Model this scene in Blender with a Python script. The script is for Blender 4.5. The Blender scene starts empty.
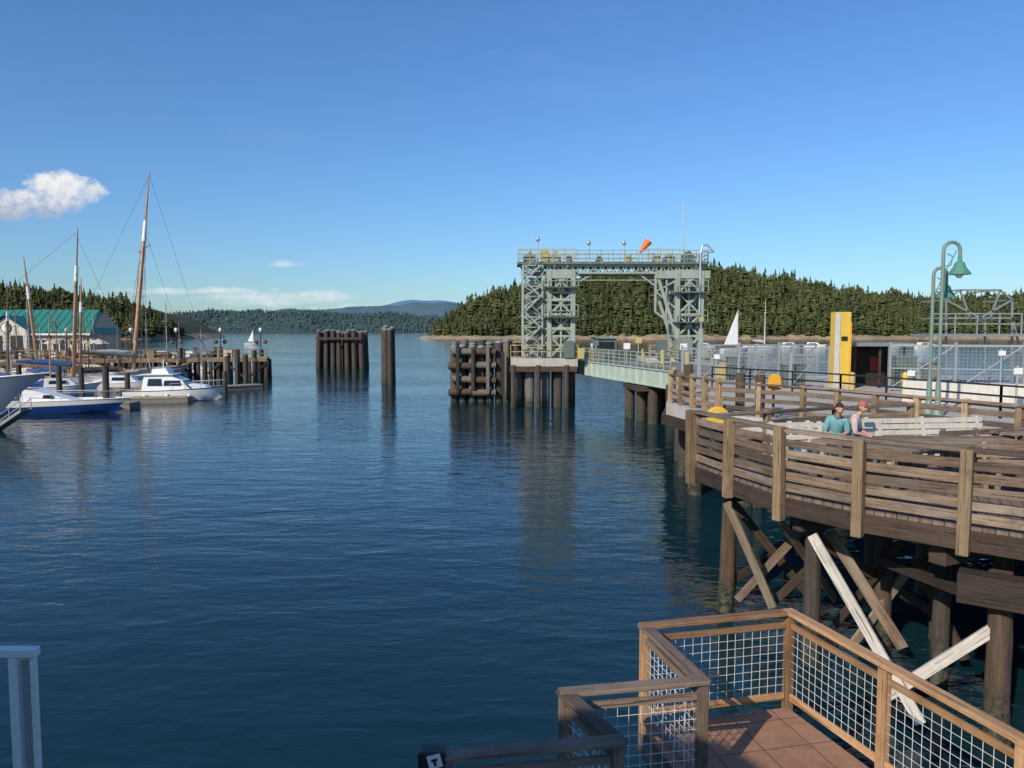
import bpy, math, random
import numpy as np
from mathutils import Vector, Matrix
random.seed(7); RS=np.random.RandomState(5)
scene=bpy.context.scene
COL=scene.collection
H=6.0; F=760.0; TH=math.atan(54/F)

def G(u,v,z):
    a=math.atan((v-384)/F)+TH
    y=(H-z)/math.tan(a)
    d=y*math.cos(TH)+(H-z)*math.sin(TH)
    return Vector(((u-512)/F*d,y,z))
def XZ(u,v,y):
    a=math.atan((v-384)/F)+TH
    z=H-y*math.tan(a)
    d=y*math.cos(TH)+(H-z)*math.sin(TH)
    return Vector(((u-512)/F*d,y,z))

# ------------------------------------------------------------ materials
def nmat(name):
    m=bpy.data.materials.new(name); m.use_nodes=True
    nt=m.node_tree; nt.nodes.clear()
    o=nt.nodes.new('ShaderNodeOutputMaterial'); p=nt.nodes.new('ShaderNodeBsdfPrincipled')
    nt.links.new(p.outputs[0],o.inputs[0])
    return m,nt,p
def setin(nt,sock,val):
    if isinstance(val,bpy.types.NodeSocket): nt.links.new(val,sock)
    elif isinstance(val,(tuple,list)) and len(val)==3 and sock.type=='RGBA': sock.default_value=(*val,1)
    else: sock.default_value=val
def M(nt,op,a,b=0.0,c=0.0,clamp=False):
    n=nt.nodes.new('ShaderNodeMath'); n.operation=op; n.use_clamp=clamp
    for i,x in enumerate((a,b,c)): setin(nt,n.inputs[i],x)
    return n.outputs[0]
def mixc(nt,f,a,b,mode='MIX'):
    n=nt.nodes.new('ShaderNodeMix'); n.data_type='RGBA'; n.blend_type=mode
    setin(nt,n.inputs[0],f); setin(nt,n.inputs[6],a); setin(nt,n.inputs[7],b)
    return n.outputs[2]
def ramp(nt,f,stops):
    n=nt.nodes.new('ShaderNodeValToRGB'); setin(nt,n.inputs[0],f)
    e=n.color_ramp.elements
    while len(e)<len(stops): e.new(0.5)
    for i,(p,c) in enumerate(stops):
        e[i].position=p; e[i].color=(*c,1) if len(c)==3 else c
    return n.outputs[0]
def noise(nt,vec,scale,detail=4,rough=0.55,dist=0.0):
    n=nt.nodes.new('ShaderNodeTexNoise'); setin(nt,n.inputs['Vector'],vec)
    n.inputs['Scale'].default_value=scale; n.inputs['Detail'].default_value=detail
    n.inputs['Roughness'].default_value=rough; n.inputs['Distortion'].default_value=dist
    return n.outputs['Fac']
def mapping(nt,vec,scale=(1,1,1),rot=(0,0,0)):
    n=nt.nodes.new('ShaderNodeMapping'); setin(nt,n.inputs[0],vec)
    n.inputs['Scale'].default_value=scale; n.inputs['Rotation'].default_value=rot
    return n.outputs[0]
def pos(nt):
    return nt.nodes.new('ShaderNodeNewGeometry').outputs['Position']
def objc(nt):
    return nt.nodes.new('ShaderNodeTexCoord').outputs['Object']
def uvc(nt):
    return nt.nodes.new('ShaderNodeTexCoord').outputs['UV']
def rnd(nt):
    n=nt.nodes.new('ShaderNodeAttribute'); n.attribute_name='rnd'; return n.outputs['Fac']
def bump(nt,h,strength,dist=0.02,normal=None):
    n=nt.nodes.new('ShaderNodeBump'); setin(nt,n.inputs['Height'],h)
    n.inputs['Strength'].default_value=strength; n.inputs['Distance'].default_value=dist
    if normal is not None: nt.links.new(normal,n.inputs['Normal'])
    return n.outputs[0]
def sepz(nt,v):
    n=nt.nodes.new('ShaderNodeSeparateXYZ'); nt.links.new(v,n.inputs[0]); return n.outputs

def wood(name,c1,c2,grey=(0.25,0.23,0.2),gamt=0.4,rough=0.85):
    m,nt,p=nmat(name)
    uv=mapping(nt,uvc(nt),(1.6,34,1))
    g=noise(nt,uv,1.0,7,0.7,0.8)
    uv2=mapping(nt,uvc(nt),(0.8,5,1)); g2=noise(nt,uv2,1.0,4,.6)
    g3=noise(nt,objc(nt),2.2,5,.7)
    col=ramp(nt,g,[(0.3,c1),(0.7,c2)])
    wf=M(nt,'MULTIPLY',M(nt,'SUBTRACT',g2,0.38,clamp=True),gamt*5.0,clamp=True)
    col=mixc(nt,wf,col,grey)
    crack=M(nt,'LESS_THAN',noise(nt,mapping(nt,uvc(nt),(0.9,50,1)),1.0,3,.6,.3),0.38)
    col=mixc(nt,M(nt,'MULTIPLY',crack,.8),col,tuple(x*.2 for x in c1))
    dk=M(nt,'MULTIPLY',M(nt,'SUBTRACT',g3,0.48,clamp=True),3.2,clamp=True)
    col=mixc(nt,M(nt,'MULTIPLY',dk,.7),col,tuple(x*.45 for x in c1))
    r=rnd(nt)
    k=M(nt,'MULTIPLY_ADD',r,0.95,0.52)
    n=nt.nodes.new('ShaderNodeVectorMath'); n.operation='SCALE'; nt.links.new(col,n.inputs[0]); nt.links.new(k,n.inputs['Scale'])
    nt.links.new(n.outputs[0],p.inputs['Base Color'])
    p.inputs['Roughness'].default_value=rough
    nt.links.new(bump(nt,M(nt,'SUBTRACT',g,M(nt,'MULTIPLY',crack,.6)),0.9,0.012),p.inputs['Normal'])
    return m
def paint(name,c,rough=0.45,dirt=0.35,dirtc=(0.12,0.09,0.06),metal=0.0,scale=3.0):
    m,nt,p=nmat(name)
    g=noise(nt,objc(nt),scale,6,0.7)
    g2=noise(nt,mapping(nt,objc(nt),(6,6,0.6)),scale,4,0.6)
    f=M(nt,'MULTIPLY',M(nt,'SUBTRACT',M(nt,'MULTIPLY',M(nt,'ADD',g,g2),0.5),0.45,clamp=True),dirt*5,clamp=True)
    col=mixc(nt,f,c,dirtc)
    nt.links.new(col,p.inputs['Base Color']); p.inputs['Roughness'].default_value=rough
    p.inputs['Metallic'].default_value=metal
    nt.links.new(bump(nt,g,0.15,0.01),p.inputs['Normal'])
    return m
def pilem(name,c1,c2):
    m,nt,p=nmat(name)
    P=pos(nt); z=sepz(nt,P)[2]
    g=noise(nt,mapping(nt,P,(7,7,0.7)),1.5,6,0.7); g2=noise(nt,P,9,4,0.7)
    col=ramp(nt,g,[(0.3,c1),(0.7,c2)])
    zz=M(nt,'ADD',z,M(nt,'MULTIPLY',M(nt,'SUBTRACT',g2,0.5),1.2))
    low=M(nt,'SUBTRACT',1.0,M(nt,'DIVIDE',M(nt,'SUBTRACT',zz,0.35),0.5),clamp=True)
    bar=ramp(nt,g2,[(0.42,(0.012,0.016,0.01)),(0.62,(0.09,0.09,0.06))])
    col=mixc(nt,low,col,bar)
    nt.links.new(col,p.inputs['Base Color']); p.inputs['Roughness'].default_value=0.9
    nt.links.new(bump(nt,M(nt,'ADD',g,M(nt,'MULTIPLY',g2,0.4)),0.8,0.03),p.inputs['Normal'])
    return m
def flat(name,c,rough=0.5,metal=0.0,var=0.25):
    m,nt,p=nmat(name)
    g=noise(nt,objc(nt),5,4)
    n=nt.nodes.new('ShaderNodeVectorMath'); n.operation='SCALE'; n.inputs[0].default_value=c
    nt.links.new(M(nt,'MULTIPLY_ADD',g,var*2,1-var),n.inputs['Scale'])
    nt.links.new(n.outputs[0],p.inputs['Base Color']); p.inputs['Roughness'].default_value=rough; p.inputs['Metallic'].default_value=metal
    return m
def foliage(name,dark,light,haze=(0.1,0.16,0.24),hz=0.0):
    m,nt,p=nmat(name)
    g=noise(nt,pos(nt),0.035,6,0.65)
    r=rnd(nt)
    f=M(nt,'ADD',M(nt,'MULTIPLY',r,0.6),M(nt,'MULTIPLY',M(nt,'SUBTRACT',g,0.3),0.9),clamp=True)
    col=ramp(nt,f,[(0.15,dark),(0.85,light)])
    if hz>0: col=mixc(nt,hz,col,haze)  # distance haze mixed straight into the leaf colour
    nt.links.new(col,p.inputs['Base Color']); p.inputs['Roughness'].default_value=0.9
    p.inputs['Specular IOR Level'].default_value=0.05
    return m

WOOD_RAIL=wood('weathered_rail_wood',(0.085,0.052,0.032),(0.27,0.175,0.105),(0.28,0.235,0.185),0.5)
WOOD_POST=wood('tan_post_wood',(0.25,0.155,0.075),(0.46,0.32,0.175),(0.36,0.29,0.21),0.35)
WOOD_DARK=wood('creosote_beam_wood',(0.022,0.013,0.009),(0.07,0.042,0.026),(0.085,0.065,0.05),0.3)
WOOD_NEW=wood('cedar_rail_wood',(0.30,0.14,0.055),(0.54,0.31,0.145),(0.40,0.28,0.175),0.3)
WOOD_SHADED=wood('shade_toned_rail_wood',(0.10,0.062,0.043),(0.24,0.165,0.115),(0.22,0.18,0.14),0.5)  # darker rail wood, shade on the stepped railing is put into its colour
WOOD_BRACE=wood('pale_brace_wood',(0.14,0.10,0.065),(0.33,0.25,0.17),(0.3,0.25,0.19),0.5)
WOOD_SUNLIT=wood('sunlit_pale_wood',(0.34,0.31,0.27),(0.60,0.56,0.50),(0.34,0.29,0.24),0.4)  # sunlight reaching under the pier is put into this pale brace colour
WOOD_MAST=wood('varnished_spar',(0.36,0.17,0.07),(0.50,0.27,0.12),(0.45,0.32,0.2),0.15,0.4)
PILE=pilem('dark_pile',(0.03,0.022,0.018),(0.10,0.077,0.06))
PILEG=pilem('grey_pile',(0.08,0.07,0.06),(0.21,0.19,0.165))
PILEB=pilem('brown_pile',(0.04,0.026,0.016),(0.13,0.085,0.055))
CONC=paint('concrete',(0.46,0.43,0.385),0.9,0.45,(0.18,0.15,0.12),0,1.2)
CONCD=paint('dark_concrete',(0.2,0.19,0.17),0.9,0.4,(0.06,0.05,0.04),0,1.0)
GREEN=paint('pale_green_steel',(0.32,0.37,0.315),0.5,0.5,(0.12,0.10,0.075),0,1.3)
GREEND=paint('dark_green_steel',(0.11,0.145,0.125),0.55,0.4,(0.06,0.05,0.04),0,1.3)
GREENL=paint('light_green_girder',(0.42,0.50,0.42),0.5,0.45,(0.2,0.19,0.13),0,1.0)
GALV=paint('galvanised_steel',(0.42,0.44,0.45),0.4,0.2,(0.25,0.25,0.24),0.5,2)
STEEL=paint('grey_steel',(0.24,0.27,0.255),0.5,0.3,(0.12,0.1,0.08),0.2,2)
LAMPG=paint('grey_green_pole',(0.17,0.24,0.20),0.5,0.3,(0.12,0.1,0.08),0,2)
YEL=paint('yellow_paint',(0.70,0.46,0.06),0.5,0.3,(0.34,0.22,0.08),0,1.5)
YELD=paint('faded_yellow_paint',(0.48,0.38,0.12),0.55,0.4,(0.2,0.17,0.1),0,1.5)
ORA=paint('orange_paint',(0.80,0.16,0.02),0.5,0.1)
ORY=paint('orange_yellow_paint',(0.75,0.36,0.03),0.5,0.15)
WHITE=paint('white_paint',(0.74,0.73,0.70),0.45,0.2,(0.4,0.36,0.3),0,1.5)
CREAM=paint('weathered_cream_paint',(0.56,0.53,0.47),0.6,0.45,(0.28,0.23,0.18),0,2.5)
GEL=paint('white_gelcoat',(0.78,0.78,0.77),0.2,0.1,(0.45,0.43,0.38),0,1.0)
GREYH=paint('grey_blue_gelcoat',(0.28,0.34,0.42),0.3,0.1,(0.2,0.2,0.22))
CANVB=flat('blue_canvas',(0.03,0.09,0.25),0.9)
CANVT=flat('cream_canvas',(0.62,0.56,0.45),0.9)
GLASS=flat('dark_glass',(0.015,0.02,0.025),0.08,0,0.1)
BLACK=flat('black_metal',(0.015,0.016,0.017),0.4)
LMPG=flat('green_enamel_shade',(0.09,0.23,0.17),0.35)
RED=flat('red_petals',(0.50,0.03,0.03),0.8)
REDP=paint('red_paint',(0.36,0.04,0.03),0.4,0.1)
LEAF=flat('basket_leaves',(0.05,0.12,0.03),0.8)
TEAL=paint('teal_metal_roof',(0.03,0.20,0.165),0.45,0.2,(0.05,0.12,0.1),0,0.8)
TANW=paint('tan_siding',(0.56,0.44,0.33),0.8,0.2)
RUBR=flat('rubber',(0.02,0.02,0.02),0.8)
SAILW=flat('sailcloth',(0.8,0.8,0.78),0.7,0,0.05)
m,nt,p=nmat('navy_and_white_hull')
z=sepz(nt,objc(nt)); zz=M(nt,'SUBTRACT',z[2],M(nt,'MULTIPLY',M(nt,'ADD',z[0],4.5),.035))
nt.links.new(mixc(nt,M(nt,'GREATER_THAN',zz,.36),(0.015,0.05,0.20),(.78,.78,.77)),p.inputs['Base Color']); p.inputs['Roughness'].default_value=.2
BLUEH=m

# ------------------------------------------------------------ mesh builder
class MB:
    def __init__(s): s.v=[];s.f=[];s.uv=[];s.r=[];s.m=[]
    def add(s,vs,fs,uvs=None,m=0,r=None):
        b=len(s.v); s.v+= [tuple(x) for x in vs]; r=random.random() if r is None else r
        o=r*37.0
        for i,f in enumerate(fs):
            s.f.append(tuple(b+k for k in f)); s.r.append(r); s.m.append(m)
            if uvs is None: s.uv.append([(vs[k][0]+o,vs[k][1]+vs[k][2]) for k in f])
            else: s.uv.append([(a+o,c+o*0.3) for a,c in uvs[i]])
        return s
    def beam(s,p1,p2,w,h,up=(0,0,1),m=0,r=None,w2=None,h2=None):
        p1=Vector(p1);p2=Vector(p2);d=p2-p1;L=d.length
        if L<1e-6: return s
        d/=L; up=Vector(up)
        if abs(d.dot(up))>0.97: up=Vector((0,1,0)) if abs(d.y)<0.9 else Vector((1,0,0))
        x=d.cross(up).normalized(); y=x.cross(d)
        w2=w if w2 is None else w2; h2=h if h2 is None else h2
        vs=[]
        for p,a,b in((p1,w,h),(p2,w2,h2)):
            for sx,sy in((-1,-1),(1,-1),(1,1),(-1,1)): vs.append(p+x*(sx*a/2)+y*(sy*b/2))
        fs=[(0,1,5,4),(1,2,6,5),(2,3,7,6),(3,0,4,7),(3,2,1,0),(4,5,6,7)]
        uv=[[(0,0),(0,w),(L,w),(L,0)],[(0,1),(0,1+h),(L,1+h),(L,1)],[(0,2),(0,2+w),(L,2+w),(L,2)],[(0,3),(0,3+h),(L,3+h),(L,3)],
            [(0,4),(.05,4),(.05,4+h),(0,4+h)],[(0,5),(.05,5),(.05,5+h),(0,5+h)]]
        return s.add(vs,fs,uv,m,r)
    def box(s,c,d,rz=0,m=0,r=None):
        cs,sn=math.cos(rz),math.sin(rz); hx,hy,hz=d[0]/2,d[1]/2,d[2]/2
        if hx>=hy and hx>=hz:
            return s.beam((c[0]-cs*hx,c[1]-sn*hx,c[2]),(c[0]+cs*hx,c[1]+sn*hx,c[2]),d[1],d[2],m=m,r=r)
        if hy>=hx and hy>=hz:
            return s.beam((c[0]+sn*hy,c[1]-cs*hy,c[2]),(c[0]-sn*hy,c[1]+cs*hy,c[2]),d[0],d[2],m=m,r=r)
        return s.beam((c[0],c[1],c[2]-hz),(c[0],c[1],c[2]+hz),d[0],d[1],up=(-sn,cs,0),m=m,r=r)
    def ring(s,p1,p2,r1,r2,n=12,cap=True,m=0,r=None):
        p1=Vector(p1);p2=Vector(p2);d=(p2-p1);L=d.length;d/=L
        a=Vector((0,0,1)) if abs(d.z)<0.9 else Vector((1,0,0))
        x=d.cross(a).normalized();y=d.cross(x)
        vs=[];
        for p,q in((p1,r1),(p2,r2)):
            for i in range(n):
                t=2*math.pi*i/n; vs.append(p+x*math.cos(t)*q+y*math.sin(t)*q)
        fs=[];uv=[]
        for i in range(n):
            j=(i+1)%n; fs.append((i,j,n+j,n+i)); c=2*math.pi*r1/n
            uv.append([(0,i*c),(0,i*c+c),(L,i*c+c),(L,i*c)])
        if cap:
            fs.append(tuple(range(n))[::-1]); fs.append(tuple(range(n,2*n)))
            for q in(0,1): uv.append([(0.02*math.cos(6.28*i/n),0.02*math.sin(6.28*i/n)) for i in range(n)])
        return s.add(vs,fs,uv,m,r)
    cyl=ring
    def tube(s,path,rad,n=8,m=0,r=None):
        path=[Vector(p) for p in path]; vs=[]; px=None
        for i,p in enumerate(path):
            d=(path[min(i+1,len(path)-1)]-path[max(i-1,0)]).normalized()
            if px is None:
                a=Vector((0,0,1)) if abs(d.z)<0.9 else Vector((1,0,0)); px=d.cross(a).normalized()
            px=(px-d*px.dot(d)).normalized(); y=d.cross(px)
            q=rad[i] if isinstance(rad,(list,tuple)) else rad
            for k in range(n):
                t=2*math.pi*k/n; vs.append(p+px*math.cos(t)*q+y*math.sin(t)*q)
        fs=[]
        for i in range(len(path)-1):
            for k in range(n):
                j=(k+1)%n; fs.append((i*n+k,i*n+j,(i+1)*n+j,(i+1)*n+k))
        fs.append(tuple(range(n))[::-1]); fs.append(tuple(range((len(path)-1)*n,len(path)*n)))
        return s.add(vs,fs,None,m,r)
    def lathe(s,c,prof,n=16,m=0,r=None):
        vs=[]
        for q,z in prof:
            for k in range(n):
                t=2*math.pi*k/n; vs.append((c[0]+q*math.cos(t),c[1]+q*math.sin(t),c[2]+z))
        fs=[]
        for i in range(len(prof)-1):
            for k in range(n):
                j=(k+1)%n; fs.append((i*n+k,i*n+j,(i+1)*n+j,(i+1)*n+k))
        return s.add(vs,fs,None,m,r)
    def sphere(s,c,rad,nu=14,nv=9,m=0,r=None):
        if not isinstance(rad,(tuple,list)): rad=(rad,)*3
        vs=[];fs=[]
        for i in range(nv+1):
            a=math.pi*i/nv
            for k in range(nu):
                t=2*math.pi*k/nu
                vs.append((c[0]+rad[0]*math.sin(a)*math.cos(t),c[1]+rad[1]*math.sin(a)*math.sin(t),c[2]+rad[2]*math.cos(a)))
        for i in range(nv):
            for k in range(nu):
                j=(k+1)%nu; fs.append((i*nu+k,(i+1)*nu+k,(i+1)*nu+j,i*nu+j))
        return s.add(vs,fs,None,m,r)
    def prism(s,pts,z0,z1,m=0,r=None):
        n=len(pts); vs=[(p[0],p[1],z0) for p in pts]+[(p[0],p[1],z1) for p in pts]
        fs=[tuple(range(n))[::-1],tuple(range(n,2*n))]+[(i,(i+1)%n,n+(i+1)%n,n+i) for i in range(n)]
        return s.add(vs,fs,None,m,r)
    def extr(s,prof,w,m=0,r=None):
        n=len(prof); vs=[(p[0],-w*p[2],p[1]) for p in prof]+[(p[0],w*p[2],p[1]) for p in prof]
        fs=[tuple(range(n)),tuple(range(n,2*n))[::-1]]+[(i,n+i,n+(i+1)%n,(i+1)%n) for i in range(n)]
        return s.add(vs,fs,None,m,r)
    def face(s,pts,m=0,r=None): return s.add(pts,[tuple(range(len(pts)))],None,m,r)
    def make(s,name,mats,parent=None,bevel=0.0,smooth=False,local=False,**pr):
        me=bpy.data.meshes.new(name)
        off=Vector((0,0,0))
        if parent is not None and not local: off=Vector(parent['_o'])
        me.from_pydata([tuple(Vector(x)-off) for x in s.v],[],s.f)
        if not isinstance(mats,(list,tuple)): mats=[mats]
        for m in mats: me.materials.append(m)
        me.polygons.foreach_set('material_index',s.m)
        uvl=me.uv_layers.new(name='UVMap'); fl=[]
        for u in s.uv:
            for a,b in u: fl+= [a,b]
        uvl.data.foreach_set('uv',fl)
        at=me.attributes.new('rnd','FLOAT','FACE'); at.data.foreach_set('value',s.r)
        if smooth: me.polygons.foreach_set('use_smooth',[True]*len(me.polygons))
        me.validate(); me.update()
        ob=bpy.data.objects.new(name,me); COL.objects.link(ob)
        if parent is not None:
            ob.parent=parent
        if smooth:
            try: me.set_sharp_from_angle(angle=math.radians(40))
            except Exception: pass
        if bevel>0:
            b=ob.modifiers.new('bevel','BEVEL'); b.width=bevel; b.segments=1; b.limit_method='ANGLE'; b.angle_limit=math.radians(50)
        ob['_o']=tuple(off)
        for k,vv in pr.items(): ob[k]=vv
        return ob
def thing(name,label,cat,loc,group=None,rz=0):
    e=bpy.data.objects.new(name,None); e.empty_display_size=0.3; COL.objects.link(e)
    e.location=loc; e['_o']=tuple(loc); e['label']=label; e['category']=cat
    e.rotation_euler=(0,0,rz)
    if group: e['group']=group
    return e
def tag(o,label,cat,group=None):
    o['label']=label;o['category']=cat
    if group:o['group']=group
    return o

# ------------------------------------------------------------ camera, sun, world
cam=bpy.data.cameras.new('camera'); co=bpy.data.objects.new('camera',cam); COL.objects.link(co)
co.location=(0,0,H); co.rotation_euler=(math.radians(90)-TH,0,0)
cam.sensor_width=36; cam.lens=F/1024*36; cam.clip_end=60000; cam.clip_start=0.05
scene.camera=co
SUN_EL=math.radians(31); SUN_AZ=math.radians(180+36)
sd=Vector((math.sin(SUN_AZ)*math.cos(SUN_EL),math.cos(SUN_AZ)*math.cos(SUN_EL),math.sin(SUN_EL)))
sl=bpy.data.lights.new('sun','SUN'); sl.energy=4.5; sl.angle=math.radians(0.5); sl.color=(1,0.90,0.74)
so=bpy.data.objects.new('sun',sl); COL.objects.link(so); so.rotation_euler=(-sd).to_track_quat('-Z','Y').to_euler(); so.location=(0,0,50)

w=bpy.data.worlds.new('World'); scene.world=w; w.use_nodes=True
nt=w.node_tree; nt.nodes.clear()
out=nt.nodes.new('ShaderNodeOutputWorld'); bg=nt.nodes.new('ShaderNodeBackground'); nt.links.new(bg.outputs[0],out.inputs[0])
sky=nt.nodes.new('ShaderNodeTexSky'); sky.sky_type='NISHITA'; sky.sun_disc=False
sky.sun_elevation=SUN_EL; sky.sun_rotation=SUN_AZ; sky.air_density=1.0; sky.dust_density=0.4; sky.ozone_density=2.0
gen=nt.nodes.new('ShaderNodeTexCoord').outputs['Generated']
X,Y,Z=sepz(nt,gen)[:3]
Yp=M(nt,'MAXIMUM',Y,0.05)
px=M(nt,'DIVIDE',X,Yp); pz=M(nt,'DIVIDE',Z,Yp)
cv=nt.nodes.new('ShaderNodeCombineXYZ'); nt.links.new(px,cv.inputs[0]); nt.links.new(pz,cv.inputs[1]); cvo=cv.outputs[0]
n1=noise(nt,mapping(nt,cvo,(1,1.3,1)),30,8,0.62); n2=noise(nt,cvo,70,6,0.65)
def ell(cx,cz,rx,rz,amt=1.0):
    a=M(nt,'POWER',M(nt,'DIVIDE',M(nt,'SUBTRACT',px,cx),rx),2.0)
    b=M(nt,'POWER',M(nt,'DIVIDE',M(nt,'SUBTRACT',pz,cz),rz),2.0)
    return M(nt,'MULTIPLY',M(nt,'SUBTRACT',1.0,M(nt,'ADD',a,b)),amt)
d=None
for e in [(-0.622,0.165,0.075,0.022,1.4),(-0.58,0.180,0.042,0.025,1.4),(-0.665,0.160,0.07,0.020,1.4),(-0.550,0.176,0.032,0.015,1.2),(-0.605,0.190,0.030,0.016,1.3)]:
    k=M(nt,'MAXIMUM',ell(*e),-1.5); d=k if d is None else M(nt,'MAXIMUM',d,k)
dd=M(nt,'ADD',d,M(nt,'MULTIPLY',M(nt,'SUBTRACT',n1,0.5),4.2))
dens=M(nt,'MULTIPLY',M(nt,'SUBTRACT',dd,0.0),0.95,clamp=True)
cum=M(nt,'MULTIPLY',dens,M(nt,'GREATER_THAN',Y,0.05))
n3=noise(nt,mapping(nt,cvo,(1,2.4,1)),28,7,0.65)
lo=None
for e in [(-0.33,0.041,0.10,0.011,1.3),(-0.25,0.044,0.05,0.010,1.4),(-0.42,0.051,0.13,0.005,1.1),(-0.295,0.086,0.028,0.004,0.6),(-0.14,0.030,0.13,0.008,0.8)]:
    k=M(nt,'MAXIMUM',ell(*e),-2.5); lo=k if lo is None else M(nt,'MAXIMUM',lo,k)
lod=M(nt,'MULTIPLY',M(nt,'ADD',lo,M(nt,'MULTIPLY',M(nt,'SUBTRACT',n3,0.5),5.5)),0.45,clamp=True)
lod=M(nt,'MULTIPLY',M(nt,'MULTIPLY',lod,0.85),M(nt,'GREATER_THAN',Y,0.05))
n4=noise(nt,mapping(nt,cvo,(1.0,5,1),(0,0,-0.35)),2.2,6,0.65)
cir=M(nt,'MULTIPLY',M(nt,'SUBTRACT',n4,0.54,clamp=True),0.35,clamp=True)
tint=ramp(nt,M(nt,'MULTIPLY',Z,1.6,clamp=True),[(0.0,(0.60,0.81,1.04)),(0.10,(0.59,0.84,1.10)),(0.3,(0.60,0.89,1.22)),(0.8,(0.60,0.94,1.36))])
skyc=mixc(nt,1.0,sky.outputs[0],tint,'MULTIPLY')
shade=M(nt,'ADD',M(nt,'MULTIPLY',M(nt,'SUBTRACT',pz,0.147),18.0,clamp=True),M(nt,'MULTIPLY',M(nt,'SUBTRACT',n2,0.5),1.4),clamp=True)
ccol=ramp(nt,shade,[(0.05,(3.6,4.2,5.4)),(0.5,(6.2,6.5,7.2)),(1.0,(8.4,8.3,8.1))])
c=mixc(nt,cir,skyc,(4.6,5.6,6.9))
c=mixc(nt,lod,c,(7.4,7.6,8.0))
c=mixc(nt,cum,c,ccol)
nt.links.new(c,bg.inputs[0]); bg.inputs[1].default_value=0.113
scene.view_settings.view_transform='Standard'; scene.view_settings.look='None'; scene.view_settings.exposure=0

# ------------------------------------------------------------ water
m,nt,p=nmat('sea_water')
P=pos(nt)
a1=noise(nt,mapping(nt,P,(0.35,0.8,1),(0,0,0.25)),1.0,3,0.5,0.4)
a2=noise(nt,mapping(nt,P,(1.3,2.8,1),(0,0,-0.2)),1.0,3,0.55,0.5)
a3=noise(nt,mapping(nt,P,(0.06,0.12,1)),1.0,3)
a4=noise(nt,mapping(nt,P,(0.012,0.03,1),(0,0,0.1)),1.0,4,.6)
hgt=M(nt,'ADD',M(nt,'MULTIPLY',a1,0.5),M(nt,'MULTIPLY',a2,0.20))
st=M(nt,'MULTIPLY_ADD',M(nt,'SUBTRACT',a4,.3,clamp=True),1.7,0.15,clamp=True)
b=nt.nodes.new('ShaderNodeBump'); nt.links.new(hgt,b.inputs['Height']); nt.links.new(st,b.inputs['Strength']); b.inputs['Distance'].default_value=0.27
nt.links.new(b.outputs[0],p.inputs['Normal'])
nt.links.new(ramp(nt,a3,[(0.3,(0.004,0.023,0.033)),(0.7,(0.006,0.032,0.043))]),p.inputs['Base Color'])
p.inputs['Roughness'].default_value=0.06; p.inputs['IOR'].default_value=1.333
WATER=m
wm=MB(); wm.face([(-20000,-300,0),(20000,-300,0),(20000,40000,0),(-20000,40000,0)]); o=wm.make('water',WATER); o['kind']='structure'

# ------------------------------------------------------------ hills and forests
def interp(x,tab):
    return float(np.interp(x,[t[0] for t in tab],[t[1] for t in tab]))
def sm(t): t=max(0,min(1,t)); return t*t*(3-2*t)
def wob(x,y,s): return math.sin(x/s*1.3+y/s*.7)+0.6*math.sin(x/s*2.9-y/s*1.9+1.3)+.4*math.sin(x/s*5.1+y/s*4.2+2)
m,nt,p=nmat('shore_ground')
P=pos(nt); z=sepz(nt,P)[2]
g=noise(nt,P,0.15,5,0.6)
f=M(nt,'DIVIDE',M(nt,'SUBTRACT',M(nt,'ADD',z,M(nt,'MULTIPLY',g,3.0)),4.0),1.5,clamp=True)
nt.links.new(mixc(nt,f,ramp(nt,g,[(0.3,(0.16,0.12,0.08)),(0.7,(0.46,0.34,0.22))]),(0.04,0.05,0.022)),p.inputs['Base Color']); p.inputs['Roughness'].default_value=0.95
SHORE=m
def terrain(name,x0,x1,y0,y1,hf,mat,nx=120,ny=24):
    vs=[];fs=[]
    for j in range(ny+1):
        for i in range(nx+1):
            x=x0+(x1-x0)*i/nx;y=y0+(y1-y0)*j/ny; vs.append((x,y,hf(x,y)))
    for j in range(ny):
        for i in range(nx):
            a=j*(nx+1)+i; fs.append((a,a+1,a+nx+2,a+nx+1))
    t=MB(); t.add(vs,fs); o=t.make(name,mat,smooth=True); o['kind']='structure'; return o
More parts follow.
